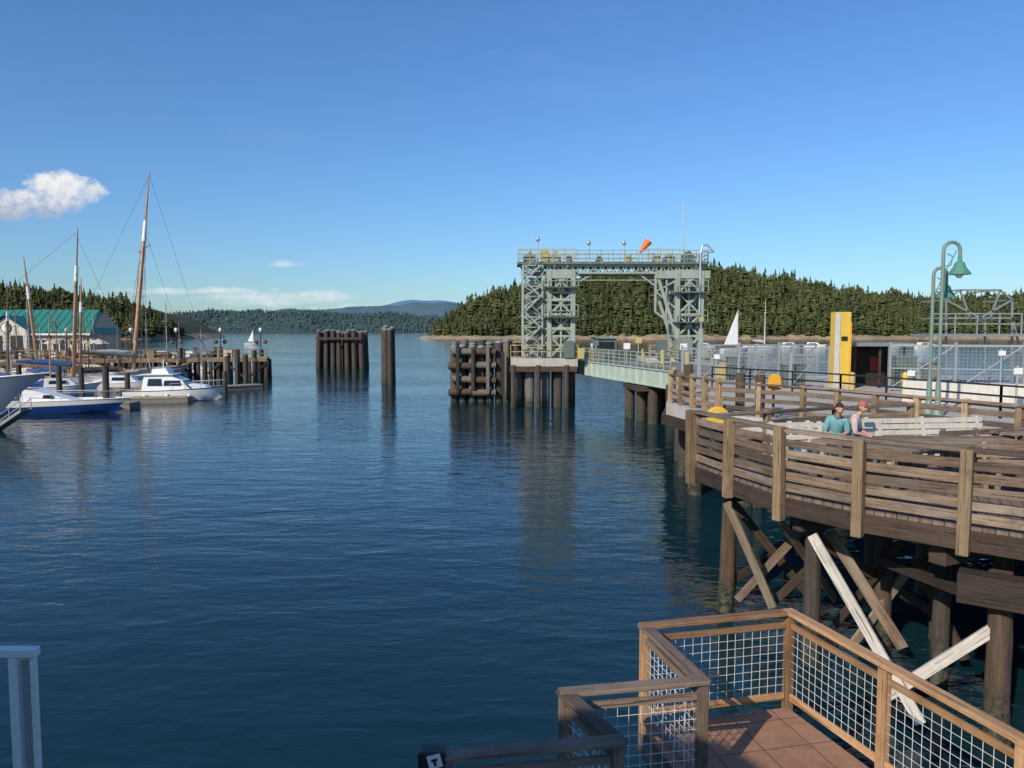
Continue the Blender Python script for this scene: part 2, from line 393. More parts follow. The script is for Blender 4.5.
def forest(name,pts,mat,hr=(7,12),tiers=6,arms=6,label='dense dark green conifer wood on the far shore',dp=.4):
    V=[];R=[]
    for (x,y,z) in pts:
        h=RS.uniform(*hr)*(1.45 if RS.rand()<.12 else 1); rad=h*RS.uniform(0.16,0.25); tr=RS.rand()
        dec=RS.rand()<dp
        if dec: h*=0.8; rad=h*0.38; tr=min(1,tr*.6+.4)
        else: tr*=.8
        lx,ly=RS.uniform(-.04,.04,2)*h
        for t in range(tiers):
            ft=(t+RS.uniform(0,.6))/tiers
            zz=z+h*(0.04+0.86*ft)
            rr=rad*((1-ft)**0.7*(0.75+0.5*RS.rand())) if not dec else rad*math.sin(math.pi*min(1,.15+ft*.85))**.6*(0.7+.5*RS.rand())
            a0=RS.rand()*6.28
            for k in range(arms):
                a=a0+k*6.283/arms+RS.uniform(-.2,.2); q=rr*RS.uniform(.55,1.25); dl=RS.uniform(.4,.75)
                dz=h/tiers*RS.uniform(.6,1.3)
                cx,cy=x+lx*ft,y+ly*ft
                V+= [(cx,cy,zz+dz),(cx+q*math.cos(a-dl),cy+q*math.sin(a-dl),zz-dz*.5*(RS.rand()-.3)),(cx+q*math.cos(a+dl),cy+q*math.sin(a+dl),zz-dz*.5*(RS.rand()-.3))]
                R.append(min(1,max(0,tr*.65+RS.rand()*.35)))
        V+= [(x-.2,y,z-1),(x+.2,y,z-1),(x+lx,y+ly,z+h*.95)]; R.append(.2)
    n=len(V)//3
    me=bpy.data.meshes.new(name); me.from_pydata(V,[],[(3*i,3*i+1,3*i+2) for i in range(n)])
    me.materials.append(mat); at=me.attributes.new('rnd','FLOAT','FACE'); at.data.foreach_set('value',R)
    me.update(); ob=bpy.data.objects.new(name,me); COL.objects.link(ob); ob['kind']='stuff'; ob['label']=label; ob['category']='forest'
    return ob
SK=[(-75,-6),(-62,0),(-54,5),(-44,12),(-30,19),(-12,26),(20,32),(70,38),(150,44),(182,41),(232,32),(280,25),(335,18),(370,20),(410,23),(520,23)]
def hR(x,y):
    top=interp(x,SK)
    sh=500+6*wob(x,0,30)+max(0,(-30-x))*1.2
    return -1.5+ (top+1.5)*sm((y-sh)/105) + (2.8*sm((y-sh)/8) if x>-68 else 0) + 1.4*wob(x,y,14)*sm((y-sh)/40)+1.5*wob(x,0,31)*sm((y-sh)/70)
terrain('hill',-90,560,480,700,hR,SHORE,160,40)
pts=[]
while len(pts)<8200:
    x=RS.uniform(-66,440); y=502+ 126*RS.rand()**0.85
    z=hR(x,y)
    if z<2.0: continue
    if y>616 and RS.rand()<.5: continue
    pts.append((x,y,z-.5))
FR=foliage('conifer_foliage',(0.020,0.034,0.012),(0.135,0.14,0.048),(0.12,0.18,0.2),.04)
forest('forest',pts,FR)
SL=[(-420,30),(-340,27),(-300,23),(-275,19),(-255,11),(-240,3),(-225,-6)]
def hL(x,y): return -1.5+(interp(x,SL)+1.5)*sm((y-455)/70)+1.0*sm((y-455)/10)+.8*wob(x,y,14)*sm((y-455)/40)
terrain('hill',-460,-222,440,620,hL,SHORE,60,24)
pts=[]
for i in range(2000):
    x=RS.uniform(-430,-230); y=460+90*RS.rand(); z=hL(x,y)
    if z>1: pts.append((x,y,z-.5))
forest('forest',pts,FR,(6,11),label='dark conifer wood on the near headland')
def ter_mat(name,a,b,s):
    m,nt,p=nmat(name)
    P=pos(nt); g=noise(nt,mapping(nt,P,(1,1,2.5)),s,6,0.7)
    nt.links.new(ramp(nt,g,[(0.35,a),(0.65,b)]),p.inputs['Base Color']); p.inputs['Roughness'].default_value=1.0; p.inputs['Specular IOR Level'].default_value=0
    return m
MIDM=ter_mat('haze_tinted_mid_wood',(0.045,0.075,0.075),(0.075,0.115,0.10),0.02)  # far land colours below carry the air haze as a bluish tint
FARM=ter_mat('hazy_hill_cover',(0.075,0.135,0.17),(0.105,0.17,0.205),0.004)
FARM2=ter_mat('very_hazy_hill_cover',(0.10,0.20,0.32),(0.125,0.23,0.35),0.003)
MT=[(-1500,40),(-1100,48),(-900,62),(-780,65),(-600,59),(-500,50),(-400,58),(-330,54),(-260,44),(-150,36),(0,28),(400,30)]
def hM(x,y): return -4+(interp(x,MT)-1+3*wob(x,y,60))*sm((y-2000+30*wob(x,0,150))/240)
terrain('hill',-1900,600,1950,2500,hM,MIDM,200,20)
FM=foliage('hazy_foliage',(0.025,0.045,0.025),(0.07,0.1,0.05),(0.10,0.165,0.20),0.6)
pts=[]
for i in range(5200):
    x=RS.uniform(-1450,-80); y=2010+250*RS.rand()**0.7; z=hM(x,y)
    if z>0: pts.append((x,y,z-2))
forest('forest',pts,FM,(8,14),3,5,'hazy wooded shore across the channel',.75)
FT=[(-6000,90),(-3500,110),(-2900,150),(-2400,205),(-1900,215),(-1500,262),(-1150,255),(-800,285),(-500,270),(0,200),(1500,90)]
def hF(x,y): return -6+(interp(x,FT)+9*wob(x,0,260)+4*wob(x,y,90))*sm((y-6500)/1200)
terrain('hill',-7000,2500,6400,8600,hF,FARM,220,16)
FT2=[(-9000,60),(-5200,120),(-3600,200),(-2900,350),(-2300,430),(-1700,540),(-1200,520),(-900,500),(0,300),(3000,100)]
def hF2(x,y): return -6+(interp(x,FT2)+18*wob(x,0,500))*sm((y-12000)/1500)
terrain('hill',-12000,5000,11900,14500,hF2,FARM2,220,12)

# ------------------------------------------------------------ pile dolphins in the bay
def dolphin(label,pts,top,rad,mat,grp='timber pile dolphins in the bay'):
    c=Vector((sum(p[0] for p in pts)/len(pts),sum(p[1] for p in pts)/len(pts),0))
    e=thing('pile_dolphin',label,'piling',c,grp)
    for q in pts:
        b=MB(); lean=Vector((c.x-q[0],c.y-q[1],0))*0.05; tz=top+random.uniform(-.3,.2)
        b.cyl((q[0],q[1],-1),Vector((q[0],q[1],tz))+lean,rad*1.08,rad*.95,12); b.make('pile',mat,e,smooth=True)
        b=MB(); t=Vector((q[0],q[1],tz))+lean; b.lathe(t,[(rad*1.05,-.02),(rad*1.05,.06),(rad*.2,.2),(0.01,.2)],12); b.make('pile_cap',STEEL,e)
    return e
def cluster(cx,cy,nx,ny,sx,sy,rz=0):
    r=[]
    for i in range(nx):
        for j in range(ny):
            x=(i-(nx-1)/2)*sx+random.uniform(-.15,.15); y=(j-(ny-1)/2)*sy+random.uniform(-.15,.15)
            r.append((cx+x*math.cos(rz)-y*math.sin(rz),cy+x*math.sin(rz)+y*math.cos(rz)))
    return r
e=dolphin('long row of dark round piles in open water',cluster(-26.5,119,7,3,1.14,1.3,-0.12),5.8,.38,PILE)
b=MB(); b.beam((-30.1,117.1,4.7),(-23,116.3,4.7),.25,.35); b.make('waler',WOOD_DARK,e)
dolphin('tight cluster of tall dark piles in open water',[(-14.0+.5*math.cos(a),86+.5*math.sin(a)) for a in (0,1.05,2.1,3.14,4.19,5.24)]+[(-14.0,86)],6.25,.31,PILE)

# ------------------------------------------------------------ ferry slip : wingwall
e=thing('wingwall','dark timber wingwall of capped round piles with horizontal walers','wingwall',(-2,65,0))
for i in range(9):
    for j in (0,1,2,3):
        x=-4.85+i*.74+random.uniform(-.07,.07); y=63.9+j*.8; tz=4.9+random.uniform(-.5,.25)
        b=MB(); b.cyl((x,y,-1),(x,y,tz),.33,.31,12); b.make('pile',(PILEB,PILE,PILEG,PILE)[(i*3+j)%4],e,smooth=True)
        if j<2:
            b=MB(); b.lathe((x,y,tz),[(.35,-.03),(.35,.05),(.1,.16),(.01,.16)],12); b.make('pile_cap',GALV if i%2 else STEEL,e)
for k,zz in enumerate((.8,1.9,3.0,4.2)):
    for q in range(2):
        b=MB(); z1=zz+random.uniform(-.1,.1); b.cyl((-5.3+q*2.0+(.3 if k%2 else 0),63.3,z1),(-3.35+q*2.0,63.3,z1+random.uniform(-.12,.12)),.30,.28,12)
        b.make('waler',PILEG if (q+k)%2 else PILEB,e,smooth=True)
for i in range(5):
    b=MB(); x=-4.5+i*1.25; b.box((x,62.92,2.5+random.uniform(-.2,.3)),(.28,.26,random.uniform(3.0,4.4))); b.make('fender',(RUBR,WOOD_DARK,PILEG)[i%3],e,.02)
b=MB(); b.box((.9,64.2,5.02),(1.6,2.4,.12)); b.make('platform',WOOD_BRACE,e)
e=thing('pile_foundation','concrete cap on stout grey piles carrying a steel tower','foundation',(3,61,0))
for x in(.4,1.4,2.6,3.6,4.6):
    for y in(59.4,62.6):
        b=MB(); b.cyl((x,y,-1),(x,y,3.1),.36,.36,14); b.make('pile',PILEG if x<3 else PILE,e,smooth=True)
b=MB(); b.box((2.5,61,3.45),(5.2,4.6,.7)); b.make('pile_cap',CONC,e,.03)
b=MB(); b.beam((-.2,58.5,3.0),(5.0,58.5,3.0),.3,.4); b.make('fender_beam',WOOD_DARK,e)
for x in(.1,2.0,4.2):
    b=MB(); b.cyl((x,58.4,-1),(x,58.4,3.3),.22,.2,10); b.make('fender_pile',PILE,e,smooth=True)
e=thing('pile_foundation','concrete cap on dark piles carrying a steel tower','foundation',(13,61,0))
for x in(10.9,12.2,13.6,15):
    for y in(59.4,62.6):
        b=MB(); b.cyl((x,y,-1),(x,y,3.1),.34,.34,12); b.make('pile',PILE,e,smooth=True)
b=MB(); b.box((13,61,3.45),(5.2,4.6,.75)); b.make('pile_cap',CONC,e,.03)

# ------------------------------------------------------------ gantry
def lattice(b,x0,x1,y0,y1,z0,z1,n,leg=.2,br=.09,diag=True):
    for x in(x0,x1):
        for y in(y0,y1): b.beam((x,y,z0),(x,y,z1),leg,leg)
    for k in range(n):
        a=z0+(z1-z0)*k/n; c=z0+(z1-z0)*(k+1)/n
        for y in(y0,y1):
            b.beam((x0,y,c),(x1,y,c),br,br)
            if diag: b.beam((x0,y,a),(x1,y,c),br,br); b.beam((x1,y+.02,a),(x0,y+.02,c),br*.8,br*.8)
        for x in(x0,x1):
            b.beam((x,y0,c),(x,y1,c),br,br)
            b.beam((x,y0,a),(x,y1,c),br,br) if k%2 else b.beam((x,y1,a),(x,y0,c),br,br)
def handrail(path,z,h=1.0,mat=GALV,parent=None,step=1.3,t=.05,mid=(0.5,),name='handrail'):
    b=MB()
    for a,c in zip(path[:-1],path[1:]):
        a=Vector((*a[:2],a[2] if len(a)>2 else z)); c=Vector((*c[:2],c[2] if len(c)>2 else z)); L=(c-a).length; n=max(1,round(L/step))
        for k in range(n+1):
            q=a+(c-a)*k/n; b.beam(q,q+Vector((0,0,h)),t,t)
        for f in (1.0,)+tuple(mid): b.beam(a+Vector((0,0,h*f)),c+Vector((0,0,h*f)),t,t)
    return b.make(name,mat,parent)
ga=thing('ferry_gantry','pale green steel lift gantry with two lattice towers and catwalk','gantry',(7.8,61,3.83))
b=MB(); lattice(b,.85,2.35,59.4,62.4,3.83,11.0,9,.15,.08)
for z in(5.2,6.6,8,9.4): b.box((1.6,60.9,z),(1.5,2.8,.06))
b.make('stair_tower',GREEN,ga)
b=MB()
for z in(5.0,6.1,7.2,8.35,9.5):
    for y in(59.6,62.2): b.beam((2.35,y,z),(2.9,y,z),.12,.14); b.beam((2.35,y,z),(2.9,y,z+1),.07,.07)
    b.box((2.62,60.9,z),(.5,2.4,.05))
b.make('tie_frame',GREEN,ga)
b=MB(); lattice(b,2.9,4.75,59.6,62.2,3.83,10.6,4,.36,.17); 
b.beam((3.82,59.6,3.83),(3.82,59.6,10.6),.14,.14)
for z in(6.1,8.35): b.box((3.82,59.6,z),(1.9,.3,.24))
b.box((3.82,59.62,10.3),(2.3,.3,.6)); b.make('tower',GREEN,ga,.01)
b=MB(); lattice(b,12.9,14.75,59.6,62.2,3.83,10.6,4,.36,.17)
b.beam((13.82,59.6,3.83),(13.82,59.6,10.6),.14,.14)
b.beam((11.3,59.7,10.3),(13.0,59.7,5.2),.24,.24); b.beam((11.3,62.1,10.3),(13.0,62.1,5.2),.24,.24)
b.beam((11.2,59.7,10.3),(11.2,59.7,7.4),.16,.16); b.beam((11.2,59.7,7.4),(12.9,59.7,6.2),.14,.14); b.beam((11.2,59.7,9.0),(12.9,59.7,7.6),.12,.12); b.beam((11.2,59.7,9.0),(12.9,59.7,9.9),.12,.12); b.beam((12.05,59.7,10.3),(12.05,59.7,6.9),.12,.12)
b.box((13.3,59.62,10.3),(4.2,.3,.6))
b.make('tower',GREEN,ga,.01)
for (x,zz) in((3.35,9.0),(3.9,7.4),(4.35,9.2),(13.4,8.5),(13.9,9.0),(14.3,7.2)):
    b=MB(); b.box((x,60.9,zz-1.2),(.36,1.2,2.9)); b.make('counterweight',GREEND,ga,.02)
    b=MB(); b.cyl((x,60.9,zz),(x,60.9,10.5),.03,.03,6); b.make('hoist_cable',BLACK,ga)
for x in(3.3,4.3,13.3,14.3):
    b=MB(); b.cyl((x-.08,60,10.9),(x+.08,60,10.9),.5,.5,20); b.cyl((x-.14,60,10.9),(x+.14,60,10.9),.12,.12,10); b.make('sheave',GREEND,ga)
b=MB()
for y in(59.8,62.0):
    b.beam((.7,y,10.45),(15,y,10.45),.2,.16); b.beam((.7,y,11.0),(15,y,11.0),.2,.18)
    for k in range(24):
        x=.8+k*.592; b.beam((x,y,10.45),(x+.296,y,11.0),.07,.07); b.beam((x+.296,y,11.0),(x+.592,y,10.45),.07,.07)
b.beam((4.9,60,9.6),(6.4,60,10.4),.12,.12); b.beam((11.3,60,9.4),(9.9,60,10.4),.12,.12); b.beam((4.9,60,9.9),(11.3,60,9.9),.06,.06)
b.make('crossbeam',GREEN,ga)
b=MB(); b.box((7.85,60.9,11.13),(14.9,2.9,.08)); b.box((7.85,59.5,11.2),(14.9,.04,.2)); b.make('catwalk',GREEND,ga)
handrail([(.5,59.5),(15.2,59.5),(15.2,62.3),(.5,62.3),(.5,59.5)],11.17,1.0,GREEN,ga,.9,.06,(.33,.66))
handrail([(.5,59.44),(4.9,59.44)],11.17,1.1,YELD,ga,.9,.05)
handrail([(10.4,59.44),(13,59.44)],11.17,1.1,YELD,ga,.9,.05)
for i,(x,dx,hh) in enumerate(((1.4,1.0,.7),(2.6,.6,1.0),(3.4,.9,.8),(4.5,.5,.5),(6.9,.5,.4),(9.2,.6,.5),(11.4,.5,.6),(12.4,.8,.6),(13.9,.8,.8))):
    b=MB(); b.box((x,60.8,11.17+hh/2),(dx,1.1,hh)); b.cyl((x,60.2,11.2+hh),(x,61.4,11.2+hh),.2,.2,12); b.make('winch_housing',(GREEND,STEEL,GREEN,YELD)[(i*3)%4],ga,.02)
b=MB()
for k in range(6):
    a=3.83+k*1.19; x0,x1=(1.0,2.2) if k%2 else (2.2,1.0)
    b.beam((x0,59.2,a),(x1,59.2,a+1.19),.6,.1)
    b.beam((x0,58.9,a+1),(x1,58.9,a+2.15),.05,.05)
b.make('stair',GALV,ga)
handrail([(-.1,58.8),(5.1,58.8)],3.83,1.0,YELD,ga,1.0,.05)
handrail([(10.6,58.8),(15.4,58.8)],3.83,1.0,YELD,ga,1.0,.05)
for (x,z,dx,dz,mt) in((13.2,4.6,1.3,1.5,STEEL),(4.4,4.5,.8,1.3,GREEND),(5.3,4.2,.5,.8,YELD),(11.5,4.5,.8,1.2,GREEND),(14.7,4.3,.6,.9,GREEN)):
    b=MB(); b.box((x,58.6+.3*(x<5),z),(dx,.7,dz)); b.make('control_cabinet',mt,ga,.02)
for (xa,z) in((3.8,7.0),(13.8,6.6),(3.8,9.3),(13.8,8.9)):
    b=MB(); b.box((xa,59.2,z),(2.6,.8,.07)); b.make('gallery',GREEND,ga); handrail([(xa-1.3,58.85),(xa+1.3,58.85)],z+.03,.9,GREEN,ga,.8,.05)

for (x,h) in((2.05,1.9),(6.1,1.6),(8.9,1.6),(14.6,.6)):
    e=thing('beacon_lamp','small globe lamp on thin pole on the gantry catwalk','lamp',(x,61,11.17),'gantry lamps')
    b=MB(); b.cyl((x,61,11.17),(x,61,11.17+h),.05,.05,8); b.make('pole',GALV,e)
    b=MB(); b.sphere((x,61,11.17+h+.12),(.16,.16,.2),10,8); b.make('lamp_head',GALV,e,smooth=True)
e=thing('antenna_mast','thin tall steel mast on the gantry','mast',(13.6,61,11.17))
b=MB(); b.cyl((13.6,61,11.17),(13.6,61,16.1),.07,.04,8); b.make('pole',GALV,e)
b=MB(); b.beam((13.4,61,15.0),(13.8,61,15.0),.03,.03); b.make('crossarm',GALV,e)
e=thing('gooseneck_lamp','curved steel lamp arm at the gantry end','street lamp',(14.9,60.5,11.1))
b=MB(); b.tube([(14.6,59.4,7),(14.6,59.4,12),(14.75,59.4,12.5),(15.1,59.4,12.6),(15.35,59.4,12.3)],.07); b.make('pole',GALV,e)
b=MB(); b.lathe((15.35,59.4,12.0),[(.03,.35),(.1,.3),(.28,.05),(.3,0),(.05,.02)],12); b.make('lamp_shade',GALV,e)
e=thing('windsock','orange windsock on short pole above the gantry','windsock',(10.3,61,11.17))
b=MB(); b.cyl((10.1,61,11.17),(10.1,61,12.3),.05,.04,8); b.make('pole',GALV,e)
b=MB(); b.cyl((10.15,61,12.15),(10.85,61,13.05),.10,.33,12,cap=False); b.make('sock',ORA,e,smooth=True)

# ------------------------------------------------------------ transfer span
sp=thing('transfer_span','light green steel transfer span reaching out to the gantry','bridge',(9,53,3))
A=Vector((5.3,61.5,3.5)); B=Vector((9.6,45.5,3.45)); side=Vector((6.0,1.2,0))
def lerp(a,b,t): return a+(b-a)*t
b=MB(); b.add([A,B,B+side,A+side,A-Vector((0,0,.15)),B-Vector((0,0,.15)),B+side-Vector((0,0,.15)),A+side-Vector((0,0,.15))],[(0,1,2,3),(7,6,5,4),(0,4,5,1),(1,5,6,2),(2,6,7,3),(3,7,4,0)]); b.make('roadway',CONCD,sp)
for o2,mt in((Vector((-.06,0,-.45)),GREENL),(side+Vector((.06,0,-.45)),GREEN)):
    b=MB(); b.beam(A+o2,B+o2,.14,1.0)
    b.beam(A+o2+Vector((0,0,.52)),B+o2+Vector((0,0,.52)),.36,.06); b.beam(A+o2-Vector((0,0,.52)),B+o2-Vector((0,0,.52)),.36,.06)
    for k in range(15):
        q=lerp(A+o2,B+o2,k/14); b.beam(q-Vector((0,0,.48)),q+Vector((0,0,.48)),.3,.05)
    b.make('girder',mt,sp)
handrail([(A.x-.1,A.y,A.z+.1),(B.x-.1,B.y,B.z+.1)],0,1.0,GREEN,sp,1.0,.05,(.25,.5,.75))
handrail([(A.x+6.1,A.y+1.2,A.z+.1),(B.x+6.1,B.y+1.2,B.z+.1)],0,1.0,GREEN,sp,1.0,.05,(.25,.5,.75))
b=MB()
for k in range(9):
    q=lerp(A,B,(k+.5)/9); b.beam(q-Vector((0,0,.5)),q+side-Vector((0,0,.5)),.2,.6)
b.make('floor_beam',GREEND,sp)
b=MB()
for k in range(8):
    q=lerp(A,B,(k+.5)/9); q2=lerp(A,B,(k+1.5)/9); b.beam(q-Vector((0,0,.9)),q2+side-Vector((0,0,.9)),.12,.12)
b.make('bracing',GREEND,sp)
e=thing('support_pier','dark pile bent carrying the middle of the transfer span','pier',(9.5,52,0))
for i in range(5):
    for j in range(3):
        b=MB(); x=8.1+i*1.2+j*.5; y=52-j*1.6+i*.2; b.cyl((x,y,-1),(x,y,2.2),.36,.34,12); b.make('pile',PILE,e,smooth=True)
b=MB(); b.box((10.9,50.8,2.22),(6.1,4,.3),.1); b.make('pile_cap',WOOD_DARK,e)  # cap toned dark to stand for the deep shadow beneath the span
e=thing('control_booth','small grey-green operator booth with windows beside the ramp','booth',(7.6,62.5,3.7))
b=MB(); b.box((7.6,62.5,4.5),(1.7,1.7,1.6)); b.make('wall',GREEND,e); b=MB(); b.box((7.6,62.5,5.36),(2.1,2.1,.12)); b.make('roof',STEEL,e)
b=MB(); b.box((7.6,61.63,4.75),(1.4,.03,.6)); b.make('window',GLASS,e)
for i,(x,y) in enumerate(((6.2,59),(10.4,60.2),(11.1,56),(12.0,52))):
    b=MB(); b.lathe((x,y,3.5),[(.16,0),(.16,.9),(.12,1.0),(0.01,1.03)],12); o=b.make('bollard',YELD); tag(o,'short yellow steel bollard beside the ferry ramp','bollard','yellow bollards at the slip')
for i,(x,y,h,mt) in enumerate(((8.6,57,1.5,WHITE),(9.8,59,1.9,YELD),(12.4,55,1.5,WHITE),(6.6,60,1.7,GREEND))):
    e=thing('signal_sign','small sign plate on a steel post by the ramp','sign',(x,y,3.5),'signs beside the ferry ramp')
    b=MB(); b.cyl((x,y,3.5),(x,y,3.5+h),.04,.04,8); b.make('post',GALV,e)
    b=MB(); b.box((x,y-.06,3.3+h),(.5,.03,.45)); b.make('sign_plate',mt,e)

# ------------------------------------------------------------ vehicle dock (concrete)
dk=thing('ferry_dock','concrete ferry dock slab on dark piles','dock',(12,30,0))
DP=[(6.75,25.2),(5.95,29.2),(6.9,33),(9.4,45.5),(16,47),(40,47),(40,14),(13,14.4),(11.8,17.4),(8.9,23.2)]
b=MB(); b.prism(DP,2.75,3.2); b.make('deck_slab',CONC,dk)
for (x,y) in((6.7,27.5),(7.1,31),(7.8,35),(9,39),(10,43),(8,25.8),(9.5,29),(11,25),(10.5,35),(12,40),(12,21),(14,30),(14,18),(16,24),(12,45),(15,45.5)):
    b=MB(); b.cyl((x,y,-1),(x,y,2.75),.28,.26,12); b.make('pile',PILE,dk,smooth=True)
b=MB()
for a,c in zip(DP[:3],DP[1:4]): b.beam((a[0]-.05,a[1],2.55),(c[0]-.05,c[1],2.55),.25,.35)
b.make('fender_beam',WOOD_DARK,dk)

def woodrail(label,pts,zdeck,h,ptop,pbot,boards,postw=.15,mats=(WOOD_POST,WOOD_RAIL),step=None,out=0.09,capw=.2,grp='weathered timber railings'):
    c=Vector((pts[0][0],pts[0][1],zdeck)); e=thing('wooden_railing',label,'railing',c,grp)
    P=[Vector((p[0],p[1],0)) for p in pts]
    posts=[]
    for i in range(len(P)-1):
        L=(P[i+1]-P[i]).length; n=1 if step is None else max(1,round(L/step))
        for k in range(n): posts.append((lerp(P[i],P[i+1],k/n),(P[i+1]-P[i]).normalized()))
    posts.append((P[-1],(P[-1]-P[-2]).normalized()))
    for q,d in posts:
        b=MB(); nrm=Vector((-d.y,d.x,0))
        s=nrm*(-out if out else 0)
        j=random.uniform(-.03,.03)
        b.beam(q+s+Vector((0,0,pbot+j)),q+s+Vector((random.uniform(-.02,.02),0,ptop-j)),postw,postw,up=nrm)
        b.make('post',mats[0],e,.01)
    for i in range(len(P)-1):
        a,c2=P[i],P[i+1]; dd=(c2-a).normalized()*.02
        for (z,hh,t) in boards:
            b=MB(); j=random.uniform(-.018,.018); j2=random.uniform(-.018,.018)
            nz=Vector((-dd.y,dd.x,0))*random.uniform(-.9,.9)
            b.beam(a+nz+Vector((0,0,z+j)),c2+nz+Vector((0,0,z+j2)),t,hh*random.uniform(.86,1.08))
            b.make('rail',mats[1],e,.008)
        if capw:
            b=MB(); b.beam(a+Vector((0,0,zdeck+h+.003*(i%2))),c2+Vector((0,0,zdeck+h+.003*(i%2))),capw,.06); b.make('top_rail',mats[1],e,.008)
    return e
woodrail('brown timber railing with closely set posts on the concrete dock edge',[(6.9,25.3),(6.1,29.2),(7.0,32.8)],3.2,1.1,4.4,3.1,[(3.45,.14,.05),(3.72,.14,.05),(4.0,.14,.05)],.18,step=1.0,out=0)
woodrail('long brown timber railing along the concrete dock',[(6.9,25.3),(8.95,23.3),(11.75,17.5),(13,14.6)],3.2,1.05,4.3,3.1,[(3.45,.14,.05),(3.75,.14,.05),(4.02,.14,.05)],.15,step=1.4,out=0)
e=thing('steel_railing','low black pipe railing along the vehicle lane','railing',(12,26,3.2))
handrail([(9.5,36),(13,30),(15.5,24),(18,18)],3.2,1.05,BLACK,e,2.0,.06,(.35,.68),'rail')
e=thing('concrete_barrier','pale concrete traffic barrier on the dock','barrier',(17,27,3.2))
b=MB(); b.beam((15.5,30,3.4),(22,25.5,3.4),.5,.4); b.beam((15.5,30,3.8),(22,25.5,3.8),.22,.42); b.make('barrier_wall',CREAM,e)

# ------------------------------------------------------------ wooden boardwalk pier
wp=thing('boardwalk_pier','weathered timber boardwalk pier on braced piles','pier',(7,13,0))
EDGE=[(3.85,15.8),(4.22,14.35),(4.64,12.85),(5.44,11.7),(6.48,10.7),(7.6,9.75),(8.8,8.8)]
FAR=[(13.0,14.3),(11.7,17.3),(9.6,18.2),(7.5,17.5)]
m,nt,p=nmat('deck_planks')
P=pos(nt); pr=mapping(nt,P,(1,1,1),(0,0,0.45)); xx=sepz(nt,pr)[0]
fr=M(nt,'FRACT',M(nt,'MULTIPLY',xx,6.5)); gap=M(nt,'LESS_THAN',fr,0.08)
g=noise(nt,mapping(nt,pr,(14,1.0,1)),1,5,.6)
nt.links.new(mixc(nt,gap,ramp(nt,g,[(.3,(.11,.073,.05)),(.7,(.25,.18,.13))]),(0.01,0.008,0.006)),p.inputs['Base Color']); p.inputs['Roughness'].default_value=.85
PLANK=m
b=MB(); b.prism(EDGE+[(12.5,9.5)]+FAR,3.1,3.2); b.make('deck',PLANK,wp)
for i in range(len(EDGE)-1):
    a,c=EDGE[i],EDGE[i+1]
    b=MB(); b.beam((a[0],a[1],3.0),(c[0],c[1],3.0),.1,.30); b.make('fascia',WOOD_DARK,wp,.008)
a,c=EDGE[0],FAR[-1]
b=MB(); b.beam((a[0],a[1],2.99),(c[0],c[1],2.99),.1,.34); b.make('fascia',WOOD_DARK,wp)
for k in range(8):
    b=MB(); o2=.45+k*.7
    pts2=[(e0[0]+o2,e0[1]+o2*.45) for e0 in EDGE]
    for a,c in zip(pts2[:-1],pts2[1:]): b.beam((a[0],a[1],2.93),(c[0],c[1],2.93),.1,.3)
    b.make('joist',WOOD_DARK,wp)
bents=[((4.35,15.4),(8.6,16.6)),((4.95,13.1),(9.5,14.8)),((6.35,11.15),(10.5,13.2)),((7.6,10.2),(11.5,11.3))]
for a,c in bents:
    b=MB(); b.beam((*a,2.64),(*c,2.64),.28,.28); b.make('cap_beam',WOOD_DARK,wp,.012)
def pil(x,y,r=.17,mat=PILEB,top=2.5,lean=(0,0)):
    b=MB(); n=7
    path=[(x+lean[0]*(1-k/n)+random.uniform(-.015,.015),y+lean[1]*(1-k/n),-1+(top+1)*k/n) for k in range(n+1)]
    b.tube(path,[r*(1.12-.2*k/n)*random.uniform(.95,1.05) for k in range(n+1)],14); b.make('pile',mat,wp,smooth=True)
for (x,y,mt,r) in((4.62,15.9,PILEB,.17),(6.15,15.2,PILE,.17),(7.8,16.2,PILE,.17),(5.35,13.3,PILE,.15),(6.9,13.9,PILEB,.16),(8.25,14.4,PILEB,.16),(7.05,10.75,PILEB,.17),(7.9,12.0,PILEB,.15),(9.4,12.7,PILE,.16),(9.9,15,PILE,.17),(8.6,10.8,PILE,.16),(9.4,17,PILE,.17),(7.3,12.6,PILE,.14)):
    pil(x,y,r,mt,2.52,(random.uniform(-.08,.08),0))
b=MB(); b.beam((6.5,10.85,2.3),(7.9,9.85,2.3),.34,.44); b.make('cap_beam',WOOD_DARK,wp,.012)
def brace(p1,p2,w,h,mat,up=(0,0,1)):
    b=MB(); b.beam(p1,p2,w,h,up); b.make('brace',mat,wp,.008)
brace(XZ(727,502,14.9),XZ(773,608,14.2),.06,.17,WOOD_BRACE)
brace(XZ(737,600,15.3),XZ(800,532,14.9),.06,.16,WOOD_RAIL)
brace(XZ(735,505,15.6),XZ(812,600,15.6),.06,.17,WOOD_DARK)
brace(XZ(770,605,14.9),XZ(840,540,14.0),.06,.17,WOOD_DARK)
brace(XZ(830,532,13.4),XZ(903,648,12.9),.07,.19,WOOD_RAIL)
brace(XZ(852,645,13.6),XZ(905,575,13.9),.06,.17,WOOD_BRACE)
brace(XZ(905,540,13.2),XZ(835,625,14.6),.06,.16,WOOD_DARK)
brace(XZ(812,535,12.2),XZ(921,724,10.85),.06,.17,WOOD_SUNLIT)
brace(XZ(883,698,11.5),XZ(992,630,10.75),.08,.17,WOOD_SUNLIT)
brace(XZ(880,560,13),XZ(985,600,11),.07,.18,WOOD_DARK)
brace(XZ(915,560,13.6),XZ(965,660,12.8),.07,.17,WOOD_DARK)
brace(XZ(870,600,14.8),XZ(950,545,14.2),.07,.17,WOOD_DARK)
brace(XZ(780,520,13.0),XZ(835,600,15.0),.06,.15,WOOD_RAIL)
